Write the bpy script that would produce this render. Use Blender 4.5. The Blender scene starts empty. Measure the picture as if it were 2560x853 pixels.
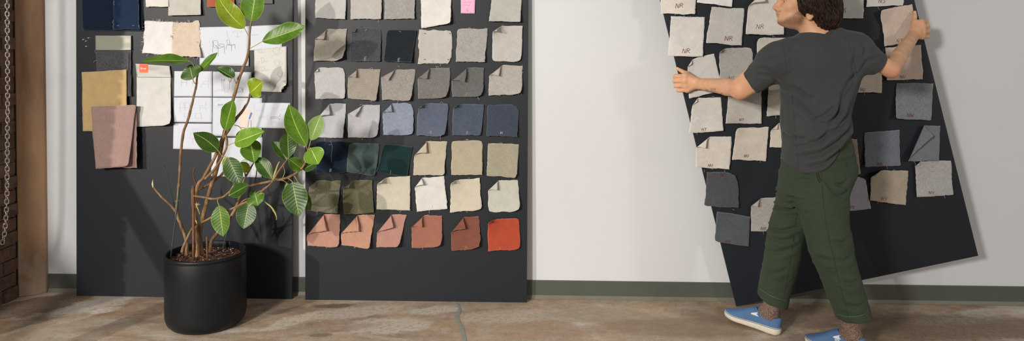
import bpy, bmesh, math, random
import numpy as np
from mathutils import Vector, Matrix
from mathutils.bvhtree import BVHTree

scene = bpy.context.scene
COL = scene.collection
rng = random.Random(7)

# ------------------------------------------------------------------ camera model (2560 x 853 frame)
FPX, CAM_H, HORIZON = 1800.0, 1.40, 103.0
PITCH = math.radians(1.1)
PPY = HORIZON + FPX * math.tan(PITCH)
CR = np.array([1.0, 0, 0])
CF = np.array([0, math.cos(PITCH), -math.sin(PITCH)])
CD = np.array([0, -math.sin(PITCH), -math.cos(PITCH)])
CC = np.array([0, 0, CAM_H])


def ray(x, y):
    return (x - 1280) / FPX * CR + (y - PPY) / FPX * CD + CF


def at(x, y, Y):
    """world point seen at pixel x, y and lying Y metres in front of the camera"""
    r = ray(x, y)
    return CC + r * (Y / r[1])


def on_floor(x, y, z=0.0):
    r = ray(x, y)
    return CC + r * ((z - CAM_H) / r[2])


def lin(c):
    """sRGB 0-255 -> linear"""
    o = []
    for v in c[:3]:
        v = v / 255.0
        o.append(v / 12.92 if v <= 0.04045 else ((v + 0.055) / 1.055) ** 2.4)
    return o


def alb(c, k=1.0):
    """colour as it looks under the photo's main light -> surface colour (a wall at 222 is about 0.80)"""
    ref = lin((222, 219, 211))
    l = lin(c)
    return [min(0.9, max(0.003, l[i] / ref[i] * 0.78 * k)) for i in range(3)]


# ------------------------------------------------------------------ objects
def link(o, parent=None):
    COL.objects.link(o)
    if parent is not None:
        o.parent = parent
    return o


def tag(o, label=None, cat=None, group=None, kind=None):
    if label: o['label'] = label
    if cat: o['category'] = cat
    if group: o['group'] = group
    if kind: o['kind'] = kind
    return o


def empty(name, loc, label, cat, group=None):
    o = bpy.data.objects.new(name, None)
    o.empty_display_size = 0.05
    o.location = loc
    link(o)
    return tag(o, label, cat, group)


class MB:
    """collects vertices and faces of ONE mesh object"""
    def __init__(s):
        s.v, s.f, s.uv, s.mi = [], [], [], []

    def add(s, vs, fs, mi=0, uvs=None):
        b = len(s.v)
        s.v.extend([tuple(map(float, v)) for v in vs])
        s.uv.extend(uvs if uvs is not None else [(0.0, 0.0)] * len(vs))
        for f in fs:
            s.f.append(tuple(i + b for i in f)); s.mi.append(mi)

    def box(s, c, d, axes=None, mi=0):
        ax = axes if axes is not None else np.eye(3)
        c = np.array(c, float)
        vs = []
        for k in range(8):
            q = [(1 if k >> i & 1 else -1) * d[i] / 2 for i in range(3)]
            vs.append(c + q[0] * ax[0] + q[1] * ax[1] + q[2] * ax[2])
        s.add(vs, [(0, 2, 3, 1), (4, 5, 7, 6), (0, 1, 5, 4), (2, 6, 7, 3), (0, 4, 6, 2), (1, 3, 7, 5)], mi)

    def tube(s, pts, rad, n=8, mi=0, cap=True):
        pts = [np.array(p, float) for p in pts]
        m = len(pts)
        if not hasattr(rad, '__len__'): rad = [rad] * m
        vs, uv = [], []
        up = np.array([0.31, -0.83, 0.46])
        prev = None; L = 0
        for i, p in enumerate(pts):
            t = pts[min(i + 1, m - 1)] - pts[max(i - 1, 0)]
            t = t / (np.linalg.norm(t) + 1e-12)
            if prev is None:
                a = np.cross(t, up)
                if np.linalg.norm(a) < 1e-3: a = np.cross(t, np.array([1.0, 0, 0]))
            else:
                a = prev - t * (prev @ t)
            a = a / (np.linalg.norm(a) + 1e-12); prev = a
            b = np.cross(t, a)
            if i: L += np.linalg.norm(p - pts[i - 1])
            for k in range(n):
                g = 2 * math.pi * k / n
                vs.append(p + rad[i] * (math.cos(g) * a + math.sin(g) * b)); uv.append((k / n, L))
        fs = []
        for i in range(m - 1):
            for k in range(n):
                fs.append((i * n + k, i * n + (k + 1) % n, (i + 1) * n + (k + 1) % n, (i + 1) * n + k))
        if cap:
            fs.append(tuple(range(n - 1, -1, -1))); fs.append(tuple((m - 1) * n + k for k in range(n)))
        s.add(vs, fs, mi, uv)

    def ball(s, c, r, n=8, mi=0, sc=(1, 1, 1), ax=None):
        ax = np.eye(3) if ax is None else ax
        vs, fs = [], []
        m = n // 2 + 1
        for i in range(m + 1):
            th = math.pi * i / m
            for k in range(n):
                ph = 2 * math.pi * k / n
                q = (math.sin(th) * math.cos(ph) * sc[0], math.sin(th) * math.sin(ph) * sc[1], math.cos(th) * sc[2])
                vs.append(np.array(c) + r * (q[0] * ax[0] + q[1] * ax[1] + q[2] * ax[2]))
        for i in range(m):
            for k in range(n):
                fs.append((i * n + k, (i + 1) * n + k, (i + 1) * n + (k + 1) % n, i * n + (k + 1) % n))
        s.add(vs, fs, mi)

    def build(s, name, mats, parent=None, smooth=True):
        me = bpy.data.meshes.new(name)
        me.from_pydata(s.v, [], s.f)
        if not isinstance(mats, (list, tuple)): mats = [mats]
        for m in mats: me.materials.append(m)
        me.polygons.foreach_set('material_index', s.mi)
        me.polygons.foreach_set('use_smooth', [smooth] * len(s.f))
        uvl = me.uv_layers.new(name='UVMap')
        li = np.zeros(len(me.loops), dtype=np.int32)
        me.loops.foreach_get('vertex_index', li)
        uvl.data.foreach_set('uv', np.array(s.uv, dtype=np.float32)[li].ravel())
        me.update()
        o = bpy.data.objects.new(name, me)
        if parent is not None:
            link(o, parent)
            o.matrix_parent_inverse = Matrix.Translation(Vector(parent_loc(parent))).inverted()
        else:
            link(o)
        return o


def parent_loc(p):
    return p.location.copy() if p.parent is None else Vector((0, 0, 0))


def bevel(o, w, seg=2, ang=40):
    m = o.modifiers.new('bevel', 'BEVEL'); m.width = w; m.segments = seg
    m.limit_method = 'ANGLE'; m.angle_limit = math.radians(ang)
    return o


# ------------------------------------------------------------------ noise for geometry
def _h(ix, iy, iz, seed):
    n = (ix * 374761393 + iy * 668265263 + iz * 1274126177 + seed * 974634777) & 0xffffffff
    n = ((n ^ (n >> 13)) * 1274126177) & 0xffffffff
    n = (n ^ (n >> 16)) & 0xffffffff
    return n.astype(np.float64) / 4294967295.0 * 2 - 1


def vnoise(P, sc=1.0, seed=1):
    P = np.asarray(P, float) * sc
    i = np.floor(P).astype(np.int64); f = P - i
    f = f * f * (3 - 2 * f)
    r = 0
    for dx in (0, 1):
        wx = f[:, 0] if dx else 1 - f[:, 0]
        for dy in (0, 1):
            wy = f[:, 1] if dy else 1 - f[:, 1]
            for dz in (0, 1):
                wz = f[:, 2] if dz else 1 - f[:, 2]
                r = r + wx * wy * wz * _h(i[:, 0] + dx, i[:, 1] + dy, i[:, 2] + dz, seed)
    return r


# ------------------------------------------------------------------ materials
class N:
    def __init__(s, name):
        s.m = bpy.data.materials.new(name); s.m.use_nodes = True
        s.t = s.m.node_tree; s.t.nodes.clear()
        s.out = s.t.nodes.new('ShaderNodeOutputMaterial')
        s.b = s.t.nodes.new('ShaderNodeBsdfPrincipled')
        s.t.links.new(s.b.outputs[0], s.out.inputs[0])
        s._tc = None

    def n(s, kind, **kw):
        nd = s.t.nodes.new(kind)
        for k, v in kw.items():
            if k.startswith('i_'):
                key = k[2:]
                nd.inputs[int(key) if key.isdigit() else key.replace('_', ' ')].default_value = v
            else:
                setattr(nd, k, v)
        return nd

    def l(s, a, b):
        s.t.links.new(a, b)

    @property
    def tc(s):
        if s._tc is None: s._tc = s.t.nodes.new('ShaderNodeTexCoord')
        return s._tc

    def mapped(s, src='Object', scale=(1, 1, 1), loc=(0, 0, 0), rot=(0, 0, 0)):
        mp = s.n('ShaderNodeMapping')
        mp.inputs['Scale'].default_value = scale; mp.inputs['Location'].default_value = loc; mp.inputs['Rotation'].default_value = rot
        s.l(s.tc.outputs[src], mp.inputs[0])
        return mp.outputs[0]

    def noise(s, vec, scale, detail=3, rough=0.55, dist=0.0):
        nd = s.n('ShaderNodeTexNoise')
        nd.inputs['Scale'].default_value = scale; nd.inputs['Detail'].default_value = detail
        nd.inputs['Roughness'].default_value = rough; nd.inputs['Distortion'].default_value = dist
        s.l(vec, nd.inputs['Vector'])
        return nd.outputs[0]

    def ramp(s, fac, stops, interp='LINEAR'):
        r = s.n('ShaderNodeValToRGB'); r.color_ramp.interpolation = interp
        e = r.color_ramp.elements
        while len(e) < len(stops): e.new(0.5)
        for i, (p, c) in enumerate(stops):
            e[i].position = p
            e[i].color = (c, c, c, 1) if not hasattr(c, '__len__') else (*c[:3], 1)
        s.l(fac, r.inputs[0])
        return r.outputs[0]

    def mix(s, fac, a, b, mode='MIX'):
        m = s.n('ShaderNodeMix', data_type='RGBA', blend_type=mode)
        for val, idx in ((fac, 0), (a, 6), (b, 7)):
            if hasattr(val, 'is_linked') or isinstance(val, bpy.types.NodeSocket): s.l(val, m.inputs[idx])
            elif idx == 0: m.inputs[0].default_value = val
            else: m.inputs[idx].default_value = (*val[:3], 1)
        return m.outputs[2]

    def math(s, op, a, b=0.0, c=None, clamp=False):
        m = s.n('ShaderNodeMath', operation=op); m.use_clamp = clamp
        for i, v in enumerate((a, b, c)):
            if v is None: continue
            if isinstance(v, bpy.types.NodeSocket): s.l(v, m.inputs[i])
            else: m.inputs[i].default_value = v
        return m.outputs[0]

    def col(s, v):
        if isinstance(v, bpy.types.NodeSocket): s.l(v, s.b.inputs['Base Color'])
        else: s.b.inputs['Base Color'].default_value = (*v[:3], 1)

    def set(s, **kw):
        for k, v in kw.items():
            i = s.b.inputs[k.replace('_', ' ')]
            if isinstance(v, bpy.types.NodeSocket): s.l(v, i)
            else: i.default_value = v

    def bump(s, h, strength=0.3, dist=0.01):
        b = s.n('ShaderNodeBump'); b.inputs['Strength'].default_value = strength; b.inputs['Distance'].default_value = dist
        s.l(h, b.inputs['Height']); s.l(b.outputs[0], s.b.inputs['Normal'])


def plain(name, c, rough=0.6, var=0.08, scale=30, bump=0.0, spec=0.4, metal=0.0):
    m = N(name)
    nz = m.noise(m.mapped(), scale, 4)
    k = m.ramp(nz, [(0.3, [x * (1 - var) for x in c]), (0.7, [min(1, x * (1 + var)) for x in c])])
    m.col(k)
    m.set(Roughness=rough, Metallic=metal)
    m.b.inputs['Specular IOR Level'].default_value = spec
    if bump: m.bump(nz, bump, 0.004)
    return m.m


def hx(c, k):
    return [min(1.0, max(0.0, v * k)) for v in c]
# ================================================================== setting
def wall_fit():
    P = np.array([on_floor(x, y) for x, y in [(160, 730.5), (750, 737), (1360, 746.5), (1760, 752.7), (2500, 763)]])
    A = np.c_[np.ones(len(P)), P[:, 0]]
    return np.linalg.lstsq(A, P[:, 1], rcond=None)[0]


WA, WB = wall_fit()                        # wall plane:  Y = WA + WB * X
wdir = np.array([1, WB, 0]) / math.hypot(1, WB)
wn = np.array([wdir[1], -wdir[0], 0])      # towards the room


def wall_pt(X, z=0, off=0.0):
    return np.array([X, WA + WB * X, z]) + wn * off


def struct(o, name=None):
    return tag(o, kind='structure')


def mat_wall():
    m = N('painted_wall')
    c = alb((218, 218, 214))
    big = m.noise(m.mapped(scale=(0.8, 0.8, 0.8)), 1.3, 3)
    fine = m.noise(m.mapped(), 90, 4)
    k = m.mix(m.ramp(big, [(0.3, 0.0), (0.75, 1.0)]), hx(c, 0.955), hx(c, 1.02))
    m.col(k); m.set(Roughness=0.62); m.bump(fine, 0.06, 0.003)
    m.b.inputs['Specular IOR Level'].default_value = 0.3
    return m.m


def mat_floor():
    m = N('stained_concrete_painted_light')
    v = m.mapped(scale=(1, 1, 1))
    warp = m.noise(v, 2.2, 5)
    n1 = m.noise(m.mapped(scale=(0.75, 1.3, 1), loc=(3.1, 1.7, 0)), 2.1, 7, 0.62, 0.5)
    n2 = m.noise(m.mapped(scale=(0.7, 1.5, 1), loc=(1.4, 7.3, 0)), 4.4, 7, 0.65, 0.4)
    n3 = m.noise(m.mapped(scale=(1, 1, 1), loc=(9, 2, 0)), 42, 6, 0.72)
    n4 = m.noise(m.mapped(scale=(1, 1, 1)), 210, 4, 0.7)
    tan, brown, grey, pale = alb((206, 178, 146)), alb((156, 124, 94)), alb((172, 160, 142)), alb((228, 215, 195))
    c = m.mix(m.ramp(n1, [(0.36, 0.0), (0.6, 1.0)]), brown, tan)
    c = m.mix(m.ramp(n2, [(0.42, 0.0), (0.66, 0.85)]), c, grey)
    n5 = m.noise(m.mapped(scale=(0.5, 1.2, 1), loc=(5.6, 0.4, 0)), 3.0, 6, 0.6, 0.8)
    c = m.mix(m.ramp(n5, [(0.54, 0.0), (0.66, 0.75)]), c, pale)

    def blotch(px, py, rx, ry, col, amt, rot=0.0, soft=0.55):
        nonlocal c
        p = on_floor(px, py)
        a = m.n('ShaderNodeVectorMath', operation='SUBTRACT'); a.inputs[1].default_value = (p[0], p[1], 0)
        m.l(m.tc.outputs['Object'], a.inputs[0])
        nz = m.n('ShaderNodeTexNoise'); nz.inputs['Scale'].default_value = 9.0; nz.inputs['Detail'].default_value = 8; nz.inputs['Roughness'].default_value = .66
        m.l(m.tc.outputs['Object'], nz.inputs['Vector'])
        w = m.n('ShaderNodeVectorMath', operation='MULTIPLY_ADD')
        w.inputs[1].default_value = (0.5 * rx * 2, 0.5 * ry * 2, 0); w.inputs[2].default_value = (-0.5 * rx, -0.5 * ry, 0)
        m.l(nz.outputs['Color'], w.inputs[0])
        ad = m.n('ShaderNodeVectorMath', operation='ADD'); m.l(a.outputs[0], ad.inputs[0]); m.l(w.outputs[0], ad.inputs[1])
        mp = m.n('ShaderNodeMapping', vector_type='TEXTURE')
        mp.inputs['Rotation'].default_value = (0, 0, rot); mp.inputs['Scale'].default_value = (rx, ry, 1)
        m.l(ad.outputs[0], mp.inputs[0])
        ln = m.n('ShaderNodeVectorMath', operation='LENGTH'); m.l(mp.outputs[0], ln.inputs[0])
        f = m.ramp(ln.outputs['Value'], [(soft + .1, amt), (.95, 0.0)])
        f = m.math('MULTIPLY', f, m.ramp(n3, [(0.3, 0.45), (0.62, 1.0)]))
        c = m.mix(f, c, col)

    n6 = m.noise(m.mapped(scale=(.8, 1.25, 1), loc=(2.2, 8.1, 0)), 13, 9, .72, .3)
    c = m.mix(m.ramp(n6, [(.48, 0.0), (.64, .38)]), c, hx(pale, 1.0))
    c = m.mix(m.ramp(n6, [(.30, .5), (.43, 0.0)]), c, hx(brown, .8))
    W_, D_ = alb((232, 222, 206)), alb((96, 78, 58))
    blotch(236, 764, .24, .11, alb((214, 204, 188)), .9, .75, .6)  # pale stain, with the bright lit patch painted in as well
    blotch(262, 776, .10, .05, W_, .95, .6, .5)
    blotch(110, 812, .25, .03, alb((196, 176, 148)), .8, .95, .4)  # streak of lamp light painted into the floor colour
    blotch(185, 800, .13, .035, alb((205, 192, 172)), .8, .9, .4)  # more of the painted light streak
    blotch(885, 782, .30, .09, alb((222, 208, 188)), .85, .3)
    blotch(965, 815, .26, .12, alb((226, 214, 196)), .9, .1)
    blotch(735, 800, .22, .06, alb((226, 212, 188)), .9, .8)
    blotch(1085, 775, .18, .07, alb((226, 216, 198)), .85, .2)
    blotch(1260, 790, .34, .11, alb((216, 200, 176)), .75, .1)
    blotch(835, 765, .14, .04, D_, .95, .1)
    blotch(715, 777, .12, .04, D_, .55, .6)
    blotch(800, 838, .08, .03, D_, .7, .1)
    blotch(870, 820, .16, .05, alb((142, 108, 82)), .5, .3)
    blotch(1350, 830, .35, .10, alb((182, 150, 118)), .55, .1)
    blotch(1500, 790, .40, .12, alb((168, 150, 124)), .6, .0)
    blotch(420, 800, .13, .05, alb((140, 128, 108)), .6, .2)
    blotch(290, 815, .22, .05, alb((128, 116, 98)), .45, .4)
    blotch(340, 770, .16, .05, alb((196, 166, 132)), .6, .1)
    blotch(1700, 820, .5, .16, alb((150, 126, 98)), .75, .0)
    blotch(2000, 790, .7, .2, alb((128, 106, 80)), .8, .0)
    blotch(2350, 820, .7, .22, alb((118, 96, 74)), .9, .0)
    blotch(60, 770, .36, .16, alb((112, 88, 68)), .9, .6, .7)  # shadow in the left corner, painted as darker brown
    blotch(140, 745, .22, .08, alb((124, 100, 80)), .85, .5, .6)  # painted corner shadow continued towards the back wall
    c = m.mix(m.ramp(n3, [(0.28, 0.5), (0.5, 0.0)]), c, hx(brown, 0.55))
    c = m.mix(m.ramp(n4, [(0.3, 0.34), (0.55, 0.0)]), c, hx(brown, 0.5))
    c = m.mix(m.ramp(n4, [(0.52, 0.0), (0.72, 0.4)]), c, pale)
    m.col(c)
    m.set(Roughness=m.ramp(n2, [(0.3, 0.55), (0.7, 0.8)]))
    m.b.inputs['Specular IOR Level'].default_value = 0.35
    m.bump(m.math('ADD', n3, m.math('MULTIPLY', n4, 0.5)), 0.25, 0.004)
    return m.m


def mat_concrete_pillar():
    m = N('old_plaster_concrete')
    a = m.noise(m.mapped(scale=(3, 3, 0.6)), 2.4, 6, 0.6, 0.3)
    b = m.noise(m.mapped(), 34, 6, 0.7)
    d = m.noise(m.mapped(), 7, 6, 0.6, 0.4)
    c = m.mix(m.ramp(a, [(0.35, 0.0), (0.7, 1.0)]), alb((140, 110, 84), 0.95), alb((180, 142, 106), 1.05))
    sep = m.n('ShaderNodeSeparateXYZ'); m.l(m.tc.outputs['Object'], sep.inputs[0])
    low = m.math('SUBTRACT', m.math('MULTIPLY', d, 1.5), m.math('MULTIPLY', sep.outputs[2], 1.1))
    c = m.mix(m.ramp(low, [(0.42, 0.0), (0.5, 0.7)]), c, alb((170, 150, 128)))
    c = m.mix(m.ramp(b, [(0.26, 0.7), (0.36, 0.0)]), c, alb((80, 62, 48)))
    m.col(c); m.set(Roughness=0.85)
    m.bump(m.math('ADD', m.math('MULTIPLY', b, 0.6), d), 0.5, 0.012)
    return m.m


def mat_brick():
    m = N('red_brick')
    v = m.n('ShaderNodeTexVoronoi'); v.inputs['Scale'].default_value = 4.2
    m.l(m.mapped(scale=(1, 1, 3)), v.inputs['Vector'])
    b = m.noise(m.mapped(), 28, 6, 0.7)
    sep = m.n('ShaderNodeSeparateColor'); m.l(v.outputs['Color'], sep.inputs[0])
    c = m.ramp(sep.outputs[0], [(0.0, alb((96, 62, 50))), (0.5, alb((78, 54, 48))), (1.0, alb((108, 78, 62)))])
    c = m.mix(m.ramp(b, [(0.42, 0.0), (0.7, 0.75)]), c, alb((126, 102, 82)))
    m.col(c); m.set(Roughness=0.9); m.bump(b, 0.6, 0.008)
    return m.m


M_WALL, M_FLOOR, M_PILLAR, M_BRICK = mat_wall(), mat_floor(), mat_concrete_pillar(), mat_brick()
M_MORTAR = plain('mortar', alb((150, 130, 108)), 0.9, 0.2, 60, 0.5)
M_BASE = plain('rubber_baseboard', alb((84, 88, 78)), 0.5, 0.05, 12, 0.0, 0.35)
M_BASE_TOE = plain('baseboard_toe', alb((116, 112, 96)), 0.5, 0.08, 20, 0.0, 0.4)

# back wall (a slab), floor, baseboard
H = 3.4
mb = MB()
mb.add([wall_pt(-2.60, 0), wall_pt(4.6, 0), wall_pt(4.6, H), wall_pt(-2.60, H),
        wall_pt(-2.60, 0, -.15), wall_pt(4.6, 0, -.15), wall_pt(4.6, H, -.15), wall_pt(-2.60, H, -.15)],
       [(0, 1, 2, 3), (5, 4, 7, 6), (4, 0, 3, 7), (1, 5, 6, 2), (3, 2, 6, 7), (4, 5, 1, 0)])
struct(mb.build('wall_back', M_WALL, smooth=False))

mb = MB()
mb.box((-0.4, 0.2, -.05), (10.6, 8.2, .1))
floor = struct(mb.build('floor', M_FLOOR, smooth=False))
# grey filler run along a crack in the slab
M_FILL = plain('crack_filler', alb((156, 156, 145)), 0.75, 0.12, 70, 0.2)
mb = MB()
cl = [(1139, 757, 9), (1146, 764, 9), (1150, 772, 8), (1147, 782, 10), (1143, 792, 11), (1147, 806, 11), (1154, 818, 11), (1158, 832, 12), (1160, 846, 12), (1163, 862, 12)]
vs, fs = [], []
for i, (x, y, w) in enumerate(cl):
    j1, j2 = rng.uniform(-1, 1), rng.uniform(-1, 1)
    vs += [on_floor(x - w * .4 - 1 + j1, y, .0008), on_floor(x + w * .4 + 1 + j2, y, .0008), on_floor(x, y, .002)]
for i in range(len(cl) - 1):
    a, b = 3 * i, 3 * i + 3
    fs += [(a + 2, b + 2, b, a), (a + 1, b + 1, b + 2, a + 2)]
mb.add(vs, fs)
o = mb.build('crack_filler', M_FILL, floor)

mb = MB()
prof = [(0.0015, .1015), (.004, .1005), (.005, .096), (.005, .02), (.0075, .014), (.0115, .005), (.012, .0005)]
vs, fs = [], []
for X in (-2.588, 4.5):
    vs += [wall_pt(X, z, d) for d, z in prof]
n = len(prof)
for i in range(n - 1):
    mb_f = (i + 1, n + i + 1, n + i, i)
    fs.append(mb_f)
mb.add(vs, fs[:3] , 0)
mb.add(vs, fs[3:], 1)
struct(mb.build('baseboard_back', [M_BASE, M_BASE_TOE], smooth=False))

# concrete pillar in the corner and the stub of brick wall beside it
p1, p2, p3 = on_floor(116, 732), on_floor(45, 744), on_floor(0, 760)
p1b = wall_pt(p1[0] - .003, 0, -.02)


def prism(pts, z0, z1, seg=1):
    """vertical prism over a ring of plan points"""
    m = len(pts)
    vs, fs = [], []
    for s in range(seg + 1):
        z = z0 + (z1 - z0) * s / seg
        vs += [(p[0], p[1], z) for p in pts]
    for s in range(seg):
        for i in range(m):
            j = (i + 1) % m
            fs.append((s * m + i, s * m + j, (s + 1) * m + j, (s + 1) * m + i))
    fs.append(tuple(range(m - 1, -1, -1))); fs.append(tuple(seg * m + i for i in range(m)))
    return vs, fs


pm = on_floor(88, 737)
ring = [p1b, p1, pm + np.array([.006, -.012, 0]), p2, np.array([p2[0] - .05, p2[1] + .12, 0]), np.array([p1b[0] - .25, p1b[1] + .06, 0])]
mb = MB()
mb.add(*prism(ring[::-1], 0, H, 8))
o = struct(mb.build('trim_1', M_PILLAR, smooth=False))
bevel(o, .006, 2)

BX = p2[0] - .012
Y_END = 2.98
mb = MB()
mb.box((BX - .14, (p2[1] + .1 + Y_END) / 2, H / 2), (.26, p2[1] + .1 - Y_END, H), mi=1)
k = 0
for row in range(int(H / .075)):
    z = .037 + row * .075
    y = p2[1] + (.0 if row % 2 else .1)
    while y > Y_END - .02:
        L = .205
        y0, y1 = max(y - L, Y_END - .006), min(y, p2[1] + .01)
        if y1 - y0 > .03:
            j = rng.uniform(-.006, .005)
            mb.box((BX - .012 + j, (y0 + y1) / 2, z), (.05, y1 - y0 - .012, .063))
            if y0 <= Y_END:
                mb.box((BX - .14, Y_END + .012 + j, z), (.25, .05, .063))
        y -= L + .0
wl = struct(mb.build('wall_left', [M_BRICK, M_MORTAR], smooth=False))
bevel(wl, .004, 2)

# unseen timber brace, added just outside the frame to cast the diagonal shadow
KEY = np.array([-7.6, -4.9, 3.5])


def toward_key(x, y, Yb, Yo):
    b = at(x, y, Yb)
    return b + (KEY - b) * ((Yb - Yo) / (Yb - KEY[1]))


t0, t1 = toward_key(302, 462, 3.94, 2.72), toward_key(412, 648, 3.92, 2.72)
dd = t1 - t0
lo_ = t1 + dd * (t1[2] - .02) / -dd[2]
hi_ = t0 - dd * .75
ax = (hi_ - lo_) / np.linalg.norm(hi_ - lo_)
nn = np.array([0, 1.0, 0]); sd_ = np.cross(ax, nn); sd_ /= np.linalg.norm(sd_)
mb = MB()
mb.box((lo_ + hi_) / 2, (np.linalg.norm(hi_ - lo_), .10, .035), (ax, sd_, np.cross(ax, sd_)))
o = struct(mb.build('unseen_shadow_brace', plain('timber', alb((150, 118, 84)), .8, .2, 14), smooth=False))
bevel(o, .003)
# ================================================================== boards
class Board:
    def __init__(s, O, e1, e2):
        s.O = np.array(O, float)
        s.e1 = np.array(e1, float) / np.linalg.norm(e1)
        e2 = np.array(e2, float); e2 = e2 - s.e1 * (e2 @ s.e1)
        s.e2 = e2 / np.linalg.norm(e2)
        s.n = np.cross(s.e1, s.e2)

    def hit(s, x, y, h=0.0):
        r = ray(x, y)
        t = ((s.O + s.n * h - CC) @ s.n) / (r @ s.n)
        return CC + r * t

    def hits(s, XY, h):
        XY = np.asarray(XY, float)
        r = (XY[:, :1] - 1280) / FPX * CR + (XY[:, 1:] - PPY) / FPX * CD + CF
        t = (((s.O - CC) @ s.n) + h) / (r @ s.n)
        return CC + r * t[:, None]

    def mpp(s, x, y):
        return np.linalg.norm(s.hit(x + 1, y) - s.hit(x, y))


def mat_board():
    m = N('dark_board_paint')
    c = alb((26, 31, 37))
    big = m.noise(m.mapped(), 1.1, 3)
    fine = m.noise(m.mapped(), 160, 3, 0.6)
    k = m.mix(m.ramp(big, [(0.3, 0.0), (0.7, 1.0)]), hx(c, 0.9), hx(c, 1.1))
    k = m.mix(m.ramp(fine, [(0.45, 0.0), (0.8, 0.12)]), k, hx(c, 1.6))
    m.col(k); m.set(Roughness=0.5); m.bump(fine, 0.05, 0.002)
    m.b.inputs['Specular IOR Level'].default_value = 0.42
    return m.m


M_BOARD = mat_board()


def board_mesh(label, B, quad_px, height, thick=.019):
    bl, br = B.hit(*quad_px[0]), B.hit(*quad_px[1])
    ul, ur = B.hit(*quad_px[2]) - bl, B.hit(*quad_px[3]) - br
    tl = bl + ul / np.linalg.norm(ul) * height
    tr = br + ur / np.linalg.norm(ur) * height
    f = [bl, br, tr, tl]
    mb = MB()
    mb.add(f + [p - B.n * thick for p in f], [(0, 1, 2, 3), (5, 4, 7, 6), (4, 0, 3, 7), (1, 5, 6, 2), (3, 2, 6, 7), (4, 5, 1, 0)])
    o = mb.build('pinboard', M_BOARD, smooth=False)
    bevel(o, .0015, 2)
    return tag(o, label, 'pinboard', 'dark pinboards along the wall')


def wall_board(a, b, top_gap=.030):
    A, C = on_floor(*a), on_floor(*b)
    gap = min(WA + WB * A[0] - A[1], WA + WB * C[0] - C[1])
    lean = (gap - top_gap) / 2.44
    return Board(A, C - A, np.array([0, 0, 1.0]) - wn * lean), A, C


B1, _, _ = wall_board((191, 740), (730, 748.5))
B2, _, _ = wall_board((763, 750), (1317, 757))
board_mesh('dark grey board behind the potted plant, hung with paper sketches', B1, [(191, 740), (730, 748.5), (190, 0), (732, 0)], 2.44)
board_mesh('dark grey board pinned with neat rows of fabric swatches', B2, [(763, 750), (1317, 757), (763, 0), (1321, 0)], 2.44)
bl3 = on_floor(1841, 767, .002)
B3 = Board(bl3, (.965, -.118, .262), (-.25, -.012, .968))
board_mesh('tilted dark grey board being carried by the man', B3, [(1841, 767), (2446, 640), (1650, 0), (2286, 0)], 2.44)


# ------------------------------------------------------------------ cloth
def mat_cloth(name, c, heather=0.12, edge=1.25, bump=0.4, weave=520.0, rough=0.9):
    m = N(name)
    uv = m.tc.outputs['UV']

    def st(sx, sy, sc, d=2):
        mp = m.n('ShaderNodeMapping'); mp.inputs['Scale'].default_value = (sx, sy, 1)
        m.l(uv, mp.inputs[0])
        return m.noise(mp.outputs[0], sc, d, 0.6)

    a = st(1, 0.10, weave); b = st(0.10, 1, weave)
    w = m.math('ADD', a, b)
    big = m.noise(uv, 22, 3)
    half = m.math('MULTIPLY', w, 0.5)
    k = m.ramp(half, [(0.36, hx(c, max(0.1, .97 - heather * 1.7))), (0.5, c), (0.64, hx(c, 1.025 + heather * 1.5))])
    big2 = m.ramp(big, [(0.3, 0.93), (0.7, 1.05)])
    k = m.mix(1.0, k, big2, 'MULTIPLY')
    # pale raw edge of the cut cloth
    ea = m.n('ShaderNodeAttribute'); ea.attribute_name = 'edge_distance'
    en = m.noise(uv, 260, 3, .7)
    ed = m.math('ADD', ea.outputs['Fac'], m.math('MULTIPLY', m.math('SUBTRACT', en, .5), .004))
    k = m.mix(m.ramp(ed, [(.0006, .75), (.0020, 0.0)]), k, [min(.85, v * 1.25 + .10 * (1 - v)) for v in c])
    m.col(k); m.set(Roughness=rough)
    m.b.inputs['Specular IOR Level'].default_value = 0.15
    if 'Sheen Weight' in m.b.inputs: m.b.inputs['Sheen Weight'].default_value = 0.1
    m.bump(half, bump, 0.0012)
    return m.m


_cl = {}


def cloth_mat(c, heather):
    key = (tuple(c), heather)
    if key not in _cl: _cl[key] = mat_cloth('woven_cloth_%d_%d_%d' % tuple(c), alb(c), heather)
    return _cl[key]


M_STAPLE = plain('staple_metal', (.75, .74, .72), 0.35, 0.05, 50, 0, 0.6, 0.3)
M_THREAD_L = plain('pale_thread', alb((205, 198, 186)), 0.9)
M_THREAD_D = plain('dark_thread', alb((84, 80, 74)), 0.9)
M_INK = {'crimson': plain('crimson_stitch', alb((200, 84, 78)), .8), 'red': plain('red_ink', alb((122, 44, 42)), 0.8), 'gold': plain('gold_stitch', alb((206, 150, 84)), 0.7),
         'white': plain('white_stitch', alb((222, 214, 200)), 0.7), 'dark': plain('dark_ink', alb((70, 62, 60)), 0.8),
         'faint': plain('faint_stitch', alb((212, 186, 152)), 0.8), 'pencil': plain('pencil_line', alb((172, 171, 172)), 0.8),
         'pen': plain('pen_line', alb((84, 84, 86)), 0.7), 'mauve': plain('mauve_ink', alb((186, 120, 140)), 0.8)}

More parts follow.
